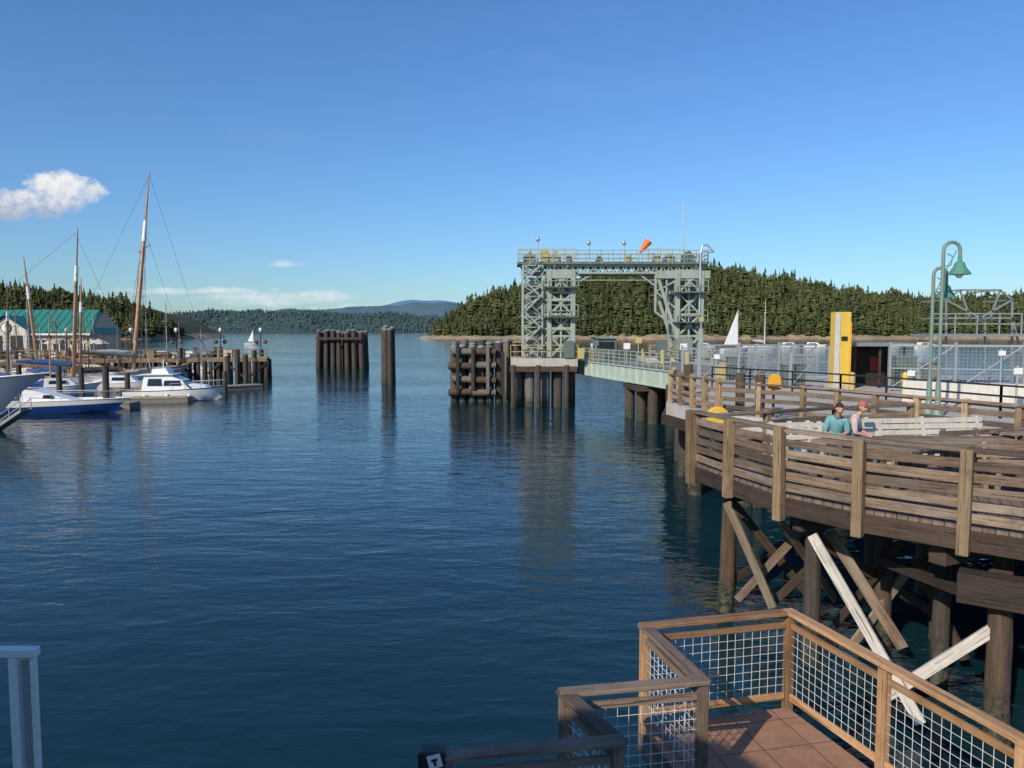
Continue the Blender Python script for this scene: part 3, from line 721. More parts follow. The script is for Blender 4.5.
brace((4.6,15.9,.6),(7.8,16.2,2.4),.07,.18,WOOD_DARK); brace((5.4,13.3,2.3),(8.2,14.4,.5),.07,.18,WOOD_DARK)
BO=[(3.33,.14,.055),(3.52,.14,.055),(3.71,.14,.055),(3.90,.14,.055),(4.09,.14,.055)]
woodrail('weathered brown board railing with tan posts round the boardwalk edge',EDGE,3.2,1.1,4.345,2.78,BO,.16,out=.11)
woodrail('weathered timber railing along the far side of the boardwalk',[EDGE[0],(5.6,16.6),FAR[-1],FAR[-2]],3.2,1.0,4.25,3.0,[(3.45,.14,.05),(3.70,.14,.05),(3.95,.14,.05)],.14,out=0)

# ------------------------------------------------------------ benches, tables
def bench(label,x,y,L,rz,mat,grp='pale benches on the boardwalk'):
    e=thing('bench',label,'bench',(x,y,3.2),grp,rz)
    for k in range(3):
        b=MB(); b.box((0,-.16+k*.15,.44),(L,.13,.035)); b.make('seat_slat',mat,e,.004,local=True)
    for k in range(3):
        b=MB(); b.beam((-L/2,.3+.03*k,.52+k*.13),(L/2,.3+.03*k,.52+k*.13),.03,.105); b.make('backrest_slat',mat,e,.004,local=True)
    for sx in(-L/2+.12,0,L/2-.12):
        b=MB(); b.beam((sx,-.18,0),(sx,-.18,.42),.07,.07); b.beam((sx,.22,0),(sx,.4,.86),.07,.07); b.beam((sx,-.2,.39),(sx,.26,.39),.06,.06); b.make('leg',mat,e,local=True)
    return e
bench('long cream slatted bench with backrest facing the water',9.25,16.6,2.9,.12,CREAM)
bench('cream slatted bench with backrest on the boardwalk',6.0,15.75,1.1,.2,CREAM)
bench('cream slatted bench on which two people sit',7.2,15.75,1.5,.1,CREAM)
bench('dark brown slatted timber bench with backrest',9.3,14.6,1.8,.25,WOOD_RAIL,'timber benches on the boardwalk')
bench('dark brown slatted timber bench with backrest',8.9,12.6,1.8,-.15,WOOD_RAIL,'timber benches on the boardwalk')
def ptable(x,y,L,rz,label):
    e=thing('picnic_table',label,'picnic table',(x,y,3.2),'picnic tables on the boardwalk',rz)
    for k in range(5):
        b=MB(); b.box((0,-.3+k*.15,.78),(L,.135,.05)); b.make('table_board',WOOD_RAIL,e,.005,local=True)
    for s in(-1,1):
        b=MB(); b.box((0,s*.72,.45),(L,.26,.045)); b.make('bench_board',WOOD_RAIL,e,.005,local=True)
    for sx in(-L/2+.3,L/2-.3):
        b=MB(); b.beam((sx,-.65,0),(sx,-.25,.73),.05,.1); b.beam((sx,.65,0),(sx,.25,.73),.05,.1); b.beam((sx,-.8,.41),(sx,.8,.41),.05,.1); b.make('leg',WOOD_RAIL,e,local=True)
ptable(8.0,13.9,2.4,.0,'brown timber picnic table behind the boardwalk railing')
ptable(10.6,15.2,2.2,.3,'brown timber picnic table near the cream bench')
ptable(6.3,13.3,1.8,-.9,'small brown timber picnic table near the curved railing')

e=thing('arch_marker','flat orange-yellow arch-shaped marker board at the dock railing','marker board',(8.95,24.0,3.2))
b=MB(); ax,ay=8.35,24.1; az=4.2
pr_=[(ax-.2,az-.1)]+[(ax+.2*math.cos(t),az+.22+.2*math.sin(t)) for t in [math.pi-k*math.pi/10 for k in range(11)]]+[(ax+.2,az-.1)]
n_=len(pr_); vs=[(q[0],ay,q[1]) for q in pr_]+[(q[0],ay+.05,q[1]) for q in pr_]
b.add(vs,[tuple(range(n_)),tuple(range(n_,2*n_))[::-1]]+[(i,(i+1)%n_,n_+(i+1)%n_,n_+i) for i in range(n_)]); b.make('board',ORY,e)
b=MB(); b.beam((ax,ay+.08,3.2),(ax,ay+.08,4.3),.07,.05); b.make('post',WOOD_POST,e)
e=thing('life_ring_box','rounded yellow life ring box behind the railing','life buoy',(6.9,25,3.2))
b=MB(); b.cyl((6.72,24.6,3.13),(6.72,24.85,3.13),.38,.38,18); b.make('box_body',YEL,e,.02,smooth=True)
b=MB(); b.beam((6.9,24.95,3.2),(6.9,24.95,3.8),.1,.1); b.make('post',WOOD_POST,e)

p0=XZ(838,384,36)
e=thing('ramp_pylon','tall yellow steel pylon with white face and orange edge','pylon',(p0.x,36,3.2))
b=MB(); b.box((p0.x+.05,36,3.2+1.82),(.7,.7,3.64)); b.make('column',YEL,e,.03)
b=MB(); b.box((p0.x-.26,35.63,3.2+1.85),(.24,.06,3.45)); b.make('white_face',CREAM,e)
b=MB(); b.box((p0.x+.36,35.62,3.2+1.6),(.07,.06,3.1)); b.make('edge_strip',ORY,e)
b=MB(); b.box((p0.x+.08,35.63,5.6),(.28,.04,.2)); b.make('sign_plate',BLACK,e)
b=MB(); b.box((p0.x+.05,36,3.3),(1.0,1.0,.2)); b.make('base',CONC,e,.02)
p0=XZ(872,384,37.5)
e=thing('shelter','dark brown waiting shelter with flat roof','shelter',(p0.x,37.5,3.2))
b=MB(); b.box((p0.x,38.4,4.2),(2.6,.1,2.0)); b.box((p0.x-1.25,37.7,4.2),(.1,1.5,2.0)); b.make('wall',WOOD_DARK,e)
b=MB(); b.box((p0.x,37.6,5.3),(3.0,2.2,.16)); b.make('roof',STEEL,e)
for sx in(-1.2,0,1.2):
    b=MB(); b.box((p0.x+sx,36.8,4.2),(.1,.1,2.0)); b.make('post',WOOD_DARK,e)
b=MB(); b.box((p0.x+.5,38.32,4.3),(.5,.03,.7)); b.make('poster',REDP,e)
for i,(u,v,cc) in enumerate(((852,384,YELD),(905,386,YEL))):
    q=XZ(u,v,34); b=MB(); b.lathe((q.x,34,3.2),[(.13,0),(.13,.8),(.1,.9),(.01,.92)],10); o=b.make('bollard',cc); tag(o,'short painted bollard on the dock','bollard','bollards on the dock')
for (u,y,dx,dz,mt) in((792,37,1.0,1.1,GREEND),(735,42,.9,1.3,GREEND),(902,37,1.0,1.5,GREEND),(930,36,.6,1.2,CONCD),(722,44,.7,1.0,YELD)):
    q=XZ(u,384,y); e=thing('equipment_cabinet','weathered steel equipment cabinet on the dock','cabinet',(q.x,y,3.2),'equipment cabinets')
    b=MB(); b.box((q.x,y,3.2+dz/2),(dx,.7,dz)); b.make('body',mt,e,.02)
    b=MB(); b.box((q.x,y,3.2+dz+.03),(dx+.1,.8,.06)); b.make('lid',STEEL,e)
FENM=paint('grey_fence_steel',(0.27,0.29,0.30),0.5,0.2,(0.2,0.2,0.19),0.2,2)
def fence(label,a,c,h,grp='galvanised fence panels',mat=FENM,sp=.16):
    a=Vector(a);c=Vector(c); n=max(1,round((c-a).length/2.4))
    for k in range(n):
        p1=lerp(a,c,k/n);p2=lerp(a,c,(k+1)/n)-(c-a).normalized()*.04
        e=thing('fence_panel',label,'fence',p1,grp)
        b=MB(); b.beam(p1,p1+Vector((0,0,h+.15)),.12,.12); b.make('post',GALV,e)
        b=MB(); b.beam(p1+Vector((0,0,h)),p2+Vector((0,0,h)),.08,.08); b.beam(p1+Vector((0,0,.1)),p2+Vector((0,0,.1)),.07,.07); b.beam(p1+Vector((0,0,h*.5)),p2+Vector((0,0,h*.5)),.05,.05)
        b.beam(p1+Vector((0,0,.1)),p2+Vector((0,0,h)),.05,.05); b.make('frame',GALV,e)
        b=MB(); m2=int((p2-p1).length/sp)
        for j in range(1,m2): q=lerp(p1,p2,j/m2); b.beam(q+Vector((0,0,.1)),q+Vector((0,0,h)),.014,.014)
        m3=int(h/sp)
        for j in range(1,m3): b.beam(p1+Vector((0,0,.1+j*sp)),p2+Vector((0,0,.1+j*sp)),.012,.012)
        b.make('mesh',mat,e)
FL='galvanised steel mesh fence gate panel on the dock'
fence(FL,(9.8,40,3.2),(16.5,41,3.2),2.0)
fence(FL,(17.4,35,3.2),(25,32.5,3.2),2.1)
fence(FL,(10.3,46,3.2),(24,47,3.2),1.7)
fence(FL,(13.2,36,3.2),(14.6,36.2,3.2),1.6)

fr_=thing('overhead_frame','grey steel overhead frame with braced legs on the dock','steel frame',(24,38,3.2))
def P3(u,v,y): return XZ(u,v,y)
b=MB()
for y in(38,40.5):
    for (u1,v1,u2,v2) in((946,380,946,300),(1012,385,1012,300),(946,300,960,290),(960,290,1000,290),(1000,290,1012,300),(946,318,1012,318),(946,300,980,318),(1012,300,980,318),(960,290,970,318),(1000,290,990,318),(1012,318,1030,385),(985,318,985,380)):
        q1=P3(u1,v1,y);q2=P3(u2,v2,y); b.beam(q1,q2,.08,.08)
for (u,v) in((946,300),(1012,300),(960,290),(1000,290),(946,318),(1012,318)):
    b.beam(P3(u,v,38),(P3(u,v,38).x+.1,40.5,P3(u,v,38).z),.07,.07)
b.make('frame',STEEL,fr_)
handrail([(P3(940,0,38).x,37.5,5.8),(P3(1030,0,38).x,37.5,5.8)],0,1.0,GALV,fr_,1.1,.05)
b=MB(); b.box(((P3(940,0,38).x+P3(1030,0,38).x)/2,38.4,5.75),(4.6,2.0,.12)); b.make('platform',STEEL,fr_)

def goose(u,vt,y,hx,label,base=3.2,pr=.06,k=1.15):
    q=XZ(u,vt,y); x=q.x; zt=q.z
    e=thing('street_lamp',label,'street lamp',(x,y,base),'gooseneck street lamps')
    b=MB(); b.lathe((x,y,base),[(.2,0),(.2,.12),(.12,.3),(.09,.5),(.07,1.2)],12); b.make('base',LAMPG,e,smooth=True)
    b=MB(); R=hx/2; path=[(x,y,base+1.2),(x,y,zt-R)]+[(x+R-R*math.cos(t),y,zt-R+R*math.sin(t)) for t in [k_*math.pi/8 for k_ in range(1,9)]]+[(x+hx,y,zt-R-.15)]
    b.tube(path,pr,10); b.make('pole',LAMPG,e,smooth=True)
    b=MB(); b.beam((x,y,zt-R-.8),(x+hx*.8,y,zt-R+.0),.025,.025); b.tube([(x,y,zt-R-.5),(x+.25,y,zt-R-.45),(x+.3,y,zt-R-.2),(x+.12,y,zt-R-.1)],.018,6); b.make('scroll_bracket',LAMPG,e)
    b=MB(); b.lathe((x+hx,y,zt-R-.75),[(r_*k,z_) for r_,z_ in [(.02,.62),(.06,.6),(.07,.42),(.15,.36),(.2,.22),(.34,.04),(.36,0),(.3,.03),(.1,.2)]],18); sh_=b.make('lamp_shade',LMPG,e,smooth=True)
    b=MB(); b.sphere((x+hx,y,zt-R-.74),(.12,.12,.13),10,8); b.make('bulb',WHITE,sh_,smooth=True)
goose(944,242,24,.52,'tall gooseneck street lamp with green bell shade',k=.95,pr=.055)
goose(934,268,25,.42,'shorter gooseneck street lamp with green bell shade',k=.85,pr=.055)
for (u,v,y,h) in((700,385,44,3.6),(716,388,40,1.6),(1000,385,33,2.0),(910,390,30,1.3),(1016,400,26,1.6)):
    q=XZ(u,v,y); e=thing('sign_post','thin steel post with small sign plate on the dock','sign',(q.x,y,3.2),'small sign posts')
    b=MB(); b.cyl((q.x,y,3.2),(q.x,y,3.2+h),.035,.035,8); b.make('post',GALV,e)
    b=MB(); b.box((q.x,y-.05,3.2+h-.2),(.3,.02,.22)); b.make('sign_plate',WHITE if h<2.5 else YELD,e)
for (u,y,r) in((740,26.5,.17),(760,25.5,.17),(688,33,.2)):
    q=XZ(u,400,y); b=MB(); b.cyl((q.x,y,-1),(q.x,y,4.5),r,r*.95,12); o=b.make('mooring_pile',PILEB,smooth=True); tag(o,'brown round mooring pile beside the dock','piling','mooring piles')

# ------------------------------------------------------------ boats
def hull(b,L,B,fb,dr=.3,bowup=.4,sternw=.85,m=0,n=14,rk=0.0):
    st=[]; x0=-L/2
    for i in range(n+1):
        s=i/n; wdt=B/2*((sternw+(1-sternw)*sm(s/.45)) if s<.45 else max(0.01,1-((s-.45)/.55)**2.3))
        zs=fb*(1+bowup*s*s); zk=-dr*(1-s**4) + (fb*.3 if s>.97 and rk==0 else 0)
        rake=.05*L*s**3; q=rk*L*s**2.5
        st.append([(x0+s*L-q,0,zk),(x0+s*L-(0.03*L*s**3)-q*.85,wdt*.72,zk+dr*.6+.05),(x0+s*L-q*.42,wdt*.93,zk+(zs-zk)*.6),(x0+s*L+rake,wdt,zs)])
    vs=[];
    for r in st:
        vs+= [(p[0],-p[1],p[2]) for p in r[::-1]]+[(p[0],p[1],p[2]) for p in r[1:]]
    k=7; fs=[]
    for i in range(n):
        for j in range(k-1): a=i*k+j; fs.append((a,a+1,a+k+1,a+k))
    fs.append(tuple(range(k))[::-1])
    b.add(vs,fs,None,m)
    return st
def deckface(b,st,dz=-.06,m=0):
    l=[(r[3][0],-r[3][1]*.96,r[3][2]+dz) for r in st]; rr=[(r[3][0],r[3][1]*.96,r[3][2]+dz) for r in st]
    n=len(l); vs=l+rr; b.add(vs,[(i,i+1,n+i+1,n+i) for i in range(n-1)],None,m)
def boat(label,loc,rz,L,B,fb,hm,stripe=None,group='boats moored in the harbour',name='boat',cat='boat',bowup=.4,rk=0.0):
    e=thing(name,label,cat,loc,group,rz)
    b=MB(); st=hull(b,L,B,fb,bowup=bowup,rk=rk); b.make('hull',hm,e,smooth=True,local=True)
    b=MB(); deckface(b,st); b.make('deck',GEL,e,local=True)
    b=MB()
    for s in(-1,1): b.tube([(r[3][0],s*r[3][1],r[3][2]) for r in st],.035,6)
    b.make('rub_rail',stripe or GEL,e,local=True,smooth=True)
    return e,st
def cabin(e,prof,w,wins,mat=GEL,name='cabin'):
    b=MB(); b.extr(prof,w); c_=b.make(name,mat,e,.03,local=True)
    for q in wins:
        x0,z0,x1,z1,w0,w1=q
        for s in(-1,1):
            b=MB(); b.face([(x0,s*(w*w0+.006),z0),(x1,s*(w*w0+.006),z0),(x1-.08,s*(w*w1+.006),z1),(x0+.08,s*(w*w1+.006),z1)])
            b.make('window',GLASS,c_,local=True)
def pulpit(e,st,s0,h=.55,mat=GALV):
    b=MB()
    for s in(-1,1):
        pts=[(r[3][0]-.05,s*r[3][1]*.92,r[3][2]+h) for r in st[s0:]]
        b.tube(pts,.022,6)
        for r in st[s0::2]: b.cyl((r[3][0]-.05,s*r[3][1]*.92,r[3][2]-.05),(r[3][0]-.05,s*r[3][1]*.92,r[3][2]+h),.018,.018,6)
    b.make('bow_rail',mat,e,local=True)
e,st=boat('white cabin cruiser with hardtop and dark windows moored at the float',(-28.9,65,0),.10,7.8,2.8,.85,GEL,stripe=BLACK)
cabin(e,[(-2.4,.8,1),(1.6,.95,.95),(.9,1.75,.85),(-.1,2.15,.82),(-2.2,2.15,.82)],1.15,[(-.6,1.3,.85,1.75,.94,.87),(-1.9,1.3,-.7,1.9,.96,.87)])
b=MB(); b.extr([(1.45,1.12,.86),(.95,1.70,.8),(.98,1.72,.8),(1.5,1.14,.86)],1.15); b.make('windscreen',GLASS,e,local=True)
cabin(e,[(.6,.95,1),(2.9,1.1,.5),(2.6,1.3,.45),(1.0,1.45,.85)],.95,[],name='forward_cabin')
b=MB(); b.extr([(-2.5,2.2,1),(.2,2.2,.95),(.25,2.28,.95),(-2.5,2.28,1)],1.2); b.make('hardtop',GEL,e,.02,local=True)
b=MB(); b.extr([(-1.6,2.28,1),(-.2,2.28,.9),(-.5,2.75,.8),(-1.6,2.7,.9)],.8); b.make('flybridge',GEL,e,.03,local=True)
b=MB(); b.cyl((-2.2,.9,2.2),(-2.6,.9,4.2),.02,.01,6); b.cyl((-.9,0,2.7),(-.9,0,3.5),.05,.04,8); b.make('antenna',WHITE,e,local=True)
pulpit(e,st,7)
for s in(-.4,.4):
    b=MB(); b.box((-4.15,s,.75),(.4,.32,.65)); b.box((-4.1,s,.2),(.22,.16,.7)); b.make('outboard_motor',BLACK,e,.05,local=True)
for x in(-2,-.2,1.6):
    b=MB(); b.sphere((x,-1.45,.4),(.13,.13,.3),10,8); b.make('fender',WHITE,e,smooth=True,local=True)
e,st=boat('long low powerboat with navy hull and white topsides',(-34.8,55,0),.04,13,2.9,.85,BLUEH,stripe=WHITE,bowup=.3)
cabin(e,[(-1.6,.75,1),(3.2,.95,.6),(2.0,1.25,.6),(.4,1.7,.8),(-.2,1.75,.85),(-.3,.9,1)],1.1,[(.3,1.1,1.9,1.35,.75,.7)])
b=MB(); b.extr([(-3.8,1.9,1),(-.1,1.95,.95),(-.1,2.03,.9),(-3.8,1.98,.95)],1.15); b.make('canvas_top',CANVB,e,.02,local=True)
b=MB()
for x in(-3.7,-1.8,-.3):
    for s in(-1.05,1.05): b.cyl((x,s,.7),(x,s,1.95),.03,.03,6)
b.make('top_frame',GALV,e,local=True)
pulpit(e,st,7)
e,st=boat('large grey-blue vessel with flared overhanging bow',(-37.6,46,0),.04,17,4.4,2.5,GREYH,stripe=WHITE,bowup=.36,rk=.16)
cabin(e,[(-7,2.6,1),(1.6,2.8,.9),(.4,4.3,.85),(-7,4.4,.9)],1.7,[(-6,3.2,0,3.8,.95,.9)])
g1=XZ(26,410,44.5); g2=XZ(-30,448,44.5)
e=thing('gangway','grey aluminium gangway ramp sloping down to the float','gangway',g1)
for dy in(-.5,.5):
    b=MB(); o1=Vector((0,dy,0)); b.beam(g1+o1,g2+o1,.08,.16); b.beam(g1+o1+Vector((0,0,.6)),g2+o1+Vector((0,0,.6)),.04,.04)
    for k in range(6):
        q=lerp(g1,g2,k/5)+o1; b.beam(q,q+Vector((0,0,.6)),.035,.035)
    b.make('side_rail',STEEL,e)
b=MB(); b.beam(g1,g2,.95,.05); b.make('walkway',STEEL,e)
for i,(u,v,L,rz,hm,lb) in enumerate(((62,395,6.0,.5,GEL,'small white motorboat with blue cover at the float'),(108,386,6.5,.2,GEL,'small white open day boat at the pier'),(25,392,7,1.0,GEL,'white fishing boat with low cabin'),(90,383,6,.1,GREYH,'small grey workboat beside the pier'),(168,381,5,.15,GEL,'small white boat under the pier edge'),(125,391,6,.25,GEL,'white motorboat with cream canvas cover'),(8,386,8,.4,GEL,'white fishing boat with low cabin'),(78,389,7,.3,GEL,'white motorboat with low cabin and cover'),(150,384,6,.2,GREYH,'small grey workboat beside the pier'),(40,386,7,.1,GEL,'white motorboat with low cabin and cover'))):
    q=G(u,v,0); e,st=boat(lb,(q.x,q.y,0),rz,L,2.3,.8,hm)
    cabin(e,[(-1.4,.75,1),(1.3,.9,.8),(.7,1.5,.75),(-1.3,1.6,.85)],.9,[(-1,1.1,.5,1.4,.93,.86)])
    b=MB(); b.extr([(-2.6,.85,1),(-1.4,.9,1),(-1.4,1.45,.8),(-2.6,1.1,.8)],.85); b.make('canvas_cover',CANVB if i%2==0 else CANVT,e,.03,local=True)
    pulpit(e,st,8)
RIG=flat('tarred_rigging',(0.10,0.08,0.06),.8)
def rig(e,x,H_,lean=0,mat=WOOD_MAST,white=True,r=.17,boom=5,gaff=True,ratl=True,sail=CANVT):
    t=Vector((x+lean,0,H_)); f=lambda k: Vector((x,0,.8)).lerp(t,k)
    b=MB(); b.tube([f(0),f(.35),f(.7),f(.72),f(1)],[r,r*.95,r*.8,r*.5,r*.25],10); b.make('mast',mat,e,smooth=True,local=True)
    if white:
        b=MB(); b.cyl(f(.66),f(.76),r*.95,r*.85,10); b.make('mast_band',WHITE,e,local=True)
    b=MB(); q=f(.1)
    b.cyl(q,(q.x-boom,0,q.z+.5),.1,.07,8); b.make('boom',mat,e,local=True)
    b=MB(); b.tube([(q.x-.2,0,q.z+.3),(q.x-boom*.4,0.02,q.z+.55),(q.x-boom*.95,0,q.z+.7)],[.26,.30,.12],8); b.make('furled_sail',sail,e,smooth=True,local=True)
    if gaff:
        b=MB(); g0=f(.16); b.cyl(g0,(g0.x-boom*.8,0,g0.z+1.0),.07,.05,8); b.make('gaff',mat,e,local=True)
    b=MB(); s=f(.7); w_=.02 if ratl else .014
    for sy in(-1,1):
        b.cyl(s,(x-.7,sy*1.6,1.1),w_,w_,5); b.cyl(s,(x,sy*1.6,1.1),w_,w_,5); b.cyl(s,(x+.8,sy*1.6,1.1),w_,w_,5); b.cyl(f(.98),(x+.1,sy*1.5,1.1),w_,w_,5)
        if ratl:
            for k in range(1,14):
                z=k/14*.85; a=Vector((x-.7,sy*1.6,1.1)).lerp(s,z); c=Vector((x+.8,sy*1.6,1.1)).lerp(s,z); b.cyl(a,c,.016,.016,4)
    b.make('shrouds',RIG,e,local=True)
    b=MB(); b.beam(s+Vector((0,-.9,0)),s+Vector((0,.9,0)),.08,.06); b.make('spreader',mat,e,local=True)
CRH=paint('cream_hull',(.6,.55,.45),.4)
e,st=boat('classic wooden schooner with tall varnished raked mast',(-43.0,83,0),.9,15,4.2,1.4,CRH,stripe=WOOD_MAST,name='schooner',cat='sailing ship')
rig(e,1.5,23.6,2.6,r=.23,boom=6)
rig(e,-4,11.5,.5,r=.15,boom=3)
b=MB(); b.cyl((7.2,0,1.9),(10.5,0,2.7),.13,.07,8); b.make('bowsprit',WOOD_MAST,e,local=True)
b=MB(); b.cyl((4.1,0,23.3),(10.5,0,2.7),.014,.014,5); b.cyl((4.1,0,23.3),(-6,0,2),.014,.014,5); b.cyl((3.4,0,17),(8,0,2.3),.014,.014,5); b.make('stays',RIG,e,local=True)
b=MB(); t0=Vector((3.25,0,15)); b.cyl(t0+Vector((0,-1.4,.4)),t0+Vector((0,1.4,-.3)),.05,.05,8); b.make('yard',WOOD_MAST,e,local=True)
cabin(e,[(-5,1.3,1),(0,1.3,1),(0,2,.9),(-5,2.1,.9)],1.2,[(-4.5,1.5,-.5,1.8,.97,.93)],mat=WOOD_MAST,name='deckhouse')
e,st=boat('wooden ketch with two varnished masts and furled sails',(-44.2,74,0),.45,13,3.8,1.3,GEL,stripe=WOOD_MAST,name='ketch',cat='sailing ship')
rig(e,1.2,15.9,.9,r=.2,boom=5,sail=CANVB)
rig(e,-4.2,10,.3,r=.13,boom=2.5,gaff=False)
b=MB(); b.cyl((1.9,0,15.4),(6.9,0,2),.014,.014,5); b.cyl((1.9,0,15.4),(-3.9,0,9.8),.014,.014,5); b.make('stays',RIG,e,local=True)
cabin(e,[(-3.4,1.2,1),(.4,1.2,1),(.4,1.85,.9),(-3.4,1.9,.9)],1.1,[(-3,1.4,0,1.7,.97,.93)],name='deckhouse')
e,st=boat('older gaff-rigged wooden boat with brown spars',(-50.5,80,0),.9,10,3.2,1.1,GREYH,stripe=WOOD_MAST,name='sailboat',cat='sailing boat')
rig(e,.6,13.6,-1.0,r=.16,boom=4)
for i,(u,vt,y) in enumerate(((6,335,70),(22,283,86),(44,310,72),(100,330,86),(60,322,78),(112,322,95),(162,300,97),(90,305,98),(130,318,99),(176,322,100),(12,306,90),(198,326,98),(52,298,84),(84,318,80),(142,312,95),(34,322,76))):
    q=XZ(u,vt,y); e,st=boat('small white sloop with bare slender mast',(q.x,q.y,0),random.uniform(-.4,.8),7,2.4,.8,GEL,name='sailboat',cat='sailing boat')
    cabin(e,[(-.8,.8,1),(1.6,.9,.6),(1.2,1.2,.55),(-.8,1.3,.85)],.8,[(-.5,.95,.9,1.15,.98,.9)])
    rig(e,.4,q.z,random.uniform(-.2,.2),mat=GALV if u%4 else WOOD_MAST,white=False,r=.07,boom=2.8,gaff=False,ratl=False,sail=(CANVB,CANVT)[i%2])
q=G(735,352,0)
e,st=boat('white sloop sailing with a single full sail',(q.x,q.y,0),.4,9,2.8,1.0,GEL,name='sailboat',cat='sailing boat')
b=MB(); b.cyl((.8,0,.9),(.8,0,11.5),.1,.05,8); b.make('mast',WHITE,e,local=True)
b=MB(); b.add([(.65,0,1.8),(-3.4,.5,1.9),(-1.6,.55,5.6),(.65,0,11.3),(-1.0,.35,4.5)],[(0,1,2,4),(0,4,3),(4,2,3)]); b.make('sail',SAILW,e,local=True)
q=G(762,350,0)
e,st=boat('white moored sloop with tall bare mast',(q.x,q.y,0),.2,11,3.2,1.2,GEL,name='sailboat',cat='sailing boat')
rig(e,.8,15.5,0,mat=WHITE,white=False,r=.13,boom=4,gaff=False)
cabin(e,[(-2,1.1,1),(2,1.2,.6),(1.6,1.6,.55),(-2,1.8,.85)],1.0,[(-1.5,1.3,1.2,1.5,.98,.9)])
for (u,v) in((705,349),(790,348),(890,349),(925,348),(600,346),(815,348)):
    q=G(u,v,0); e,st=boat('small white motor yacht moored off the wooded shore',(q.x,q.y,0),random.uniform(-.4,.4),7,2.5,.9,GEL)
    cabin(e,[(-2.5,.9,1),(1.6,1.0,.8),(.8,1.8,.75),(-2.5,1.9,.85)],1.0,[(-2,1.2,.5,1.6,.96,.88)])
q=G(252,345,0)
e,st=boat('tiny distant sailing boat in the channel',(q.x,q.y,0),.3,6,2,.8,GEL,name='sailboat',cat='sailing boat')
b=MB(); b.cyl((.5,0,.8),(.5,0,6),.07,.04,6); b.make('mast',WHITE,e,local=True)
b=MB(); b.face([(.4,0,1.4),(-1.6,.3,1.5),(.4,0,5.8)]); b.make('sail',SAILW,e,local=True)

# ------------------------------------------------------------ marina pier
mp=thing('timber_pier','low timber pier on crowded dark piles carrying lamps','pier',(-42,89,0))
a0=Vector((-60,84,0)); a1=Vector((-29.5,91.5,0)); d=(a1-a0).normalized(); nn=Vector((-d.y,d.x,0))
b=MB(); b.beam(a0+Vector((0,0,2.6))+nn*1.8,a1+Vector((0,0,2.6))+nn*1.8,3.8,.2); b.make('deck',WOOD_POST,mp)
for s in(-.12,3.72):
    b=MB(); b.beam(a0+Vector((0,0,2.45))+nn*s,a1+Vector((0,0,2.45))+nn*s,.2,.45); b.make('stringer',WOOD_POST,mp)
for k in range(30):
    for s in(.1,3.5):
        q=lerp(a0,a1,k/29)+nn*s+Vector((random.uniform(-.3,.3),0,0)); b=MB(); b.cyl(q+Vector((0,0,-1)),q+Vector((0,0,random.choice((2.4,2.4,3.3,3.9)))),.24,.21,9); b.make('pile',PILE,mp,smooth=True)
for k in range(12):
    q=lerp(a0,a1,(k+.2)/12)-nn*.15; q2=lerp(a0,a1,(k+1)/12)-nn*.15
    b=MB(); b.beam(q+Vector((0,0,.4 if k%2 else 2.1)),q2+Vector((0,0,2.1 if k%2 else .4)),.1,.25); b.make('brace',WOOD_DARK,mp)
handrail([tuple(lerp(a0,a1,t)[:2]) for t in(0,1)],2.7,1.0,WOOD_POST,mp,1.8,.1,(.5,),'railing')
for (u,v) in((228,384),(238,383),(246,384),(255,380),(262,378)):
    q=G(u,v,0); b=MB(); b.cyl((q.x,q.y,-1),(q.x,q.y,random.uniform(2.8,3.8)),.3,.28,10); o=b.make('mooring_pile',PILE,smooth=True); tag(o,'dark round mooring pile at the pier head','piling','mooring piles')
for (u,v,h) in((107,412,3.4),(60,402,3.0),(128,398,2.2),(225,392,2.0),(82,396,2.6),(150,392,2.4),(205,388,2.8),(20,399,3)):
    q=G(u,v,0); b=MB(); b.cyl((q.x,q.y,-1),(q.x,q.y,h),.24,.22,10); o=b.make('mooring_pile',PILE,smooth=True); tag(o,'dark round pile holding a floating dock','piling','mooring piles')
for (p1,p2,lb) in(((-34,62,0),(-27,63.4,0),'low grey floating dock beside the cabin cruiser'),((-60,60,0),(-29,58.2,0),'long low grey floating dock among the boats'),((-52,76,0),(-32,73,0),'low grey floating dock below the sailing ships'),((-34,70,0),(-26,78,0),'low floating dock leading to the pier head')):
    e=thing('floating_dock',lb,'floating dock',p1,'floating docks')
    b=MB(); b.beam(Vector(p1)+Vector((0,0,.42)),Vector(p2)+Vector((0,0,.42)),1.6,.1); b.make('deck',WOOD_BRACE,e)
    b=MB(); b.beam(Vector(p1)+Vector((0,0,.15)),Vector(p2)+Vector((0,0,.15)),1.5,.42); b.make('float',CONCD,e)
def basketlamp(x,y,z):
    e=thing('lamp_post','dark lamp post hung with red flower baskets','lamp post',(x,y,z),'flower basket lamp posts')
    b=MB(); b.cyl((x,y,z),(x,y,z+3.0),.07,.05,8); b.make('pole',BLACK,e)
    b=MB(); b.beam((x-.6,y,z+2.3),(x+.6,y,z+2.3),.04,.04); b.make('arm',BLACK,e)
    b=MB(); b.lathe((x,y,z+3.0),[(.05,0),(.22,.25),(.2,.45),(.02,.6)],10); b.make('lamp_head',WHITE,e)
    for s in(-.55,.55):
        b=MB(); b.sphere((x+s,y,z+1.85),(.26,.26,.22),10,7,m=1)
        for k in range(40):
            dv=Vector((random.gauss(0,1),random.gauss(0,1),random.gauss(0,1))).normalized()*.23; b.sphere(Vector((x+s,y,z+1.85))+dv,.06,5,4,m=0 if random.random()<.55 else 1)
        b.make('flower_basket',[RED,LEAF],e)
for t in(.28,.5,.66,.82,.97): q=lerp(a0,a1,t)+nn*3.4; basketlamp(q.x,q.y,2.7)
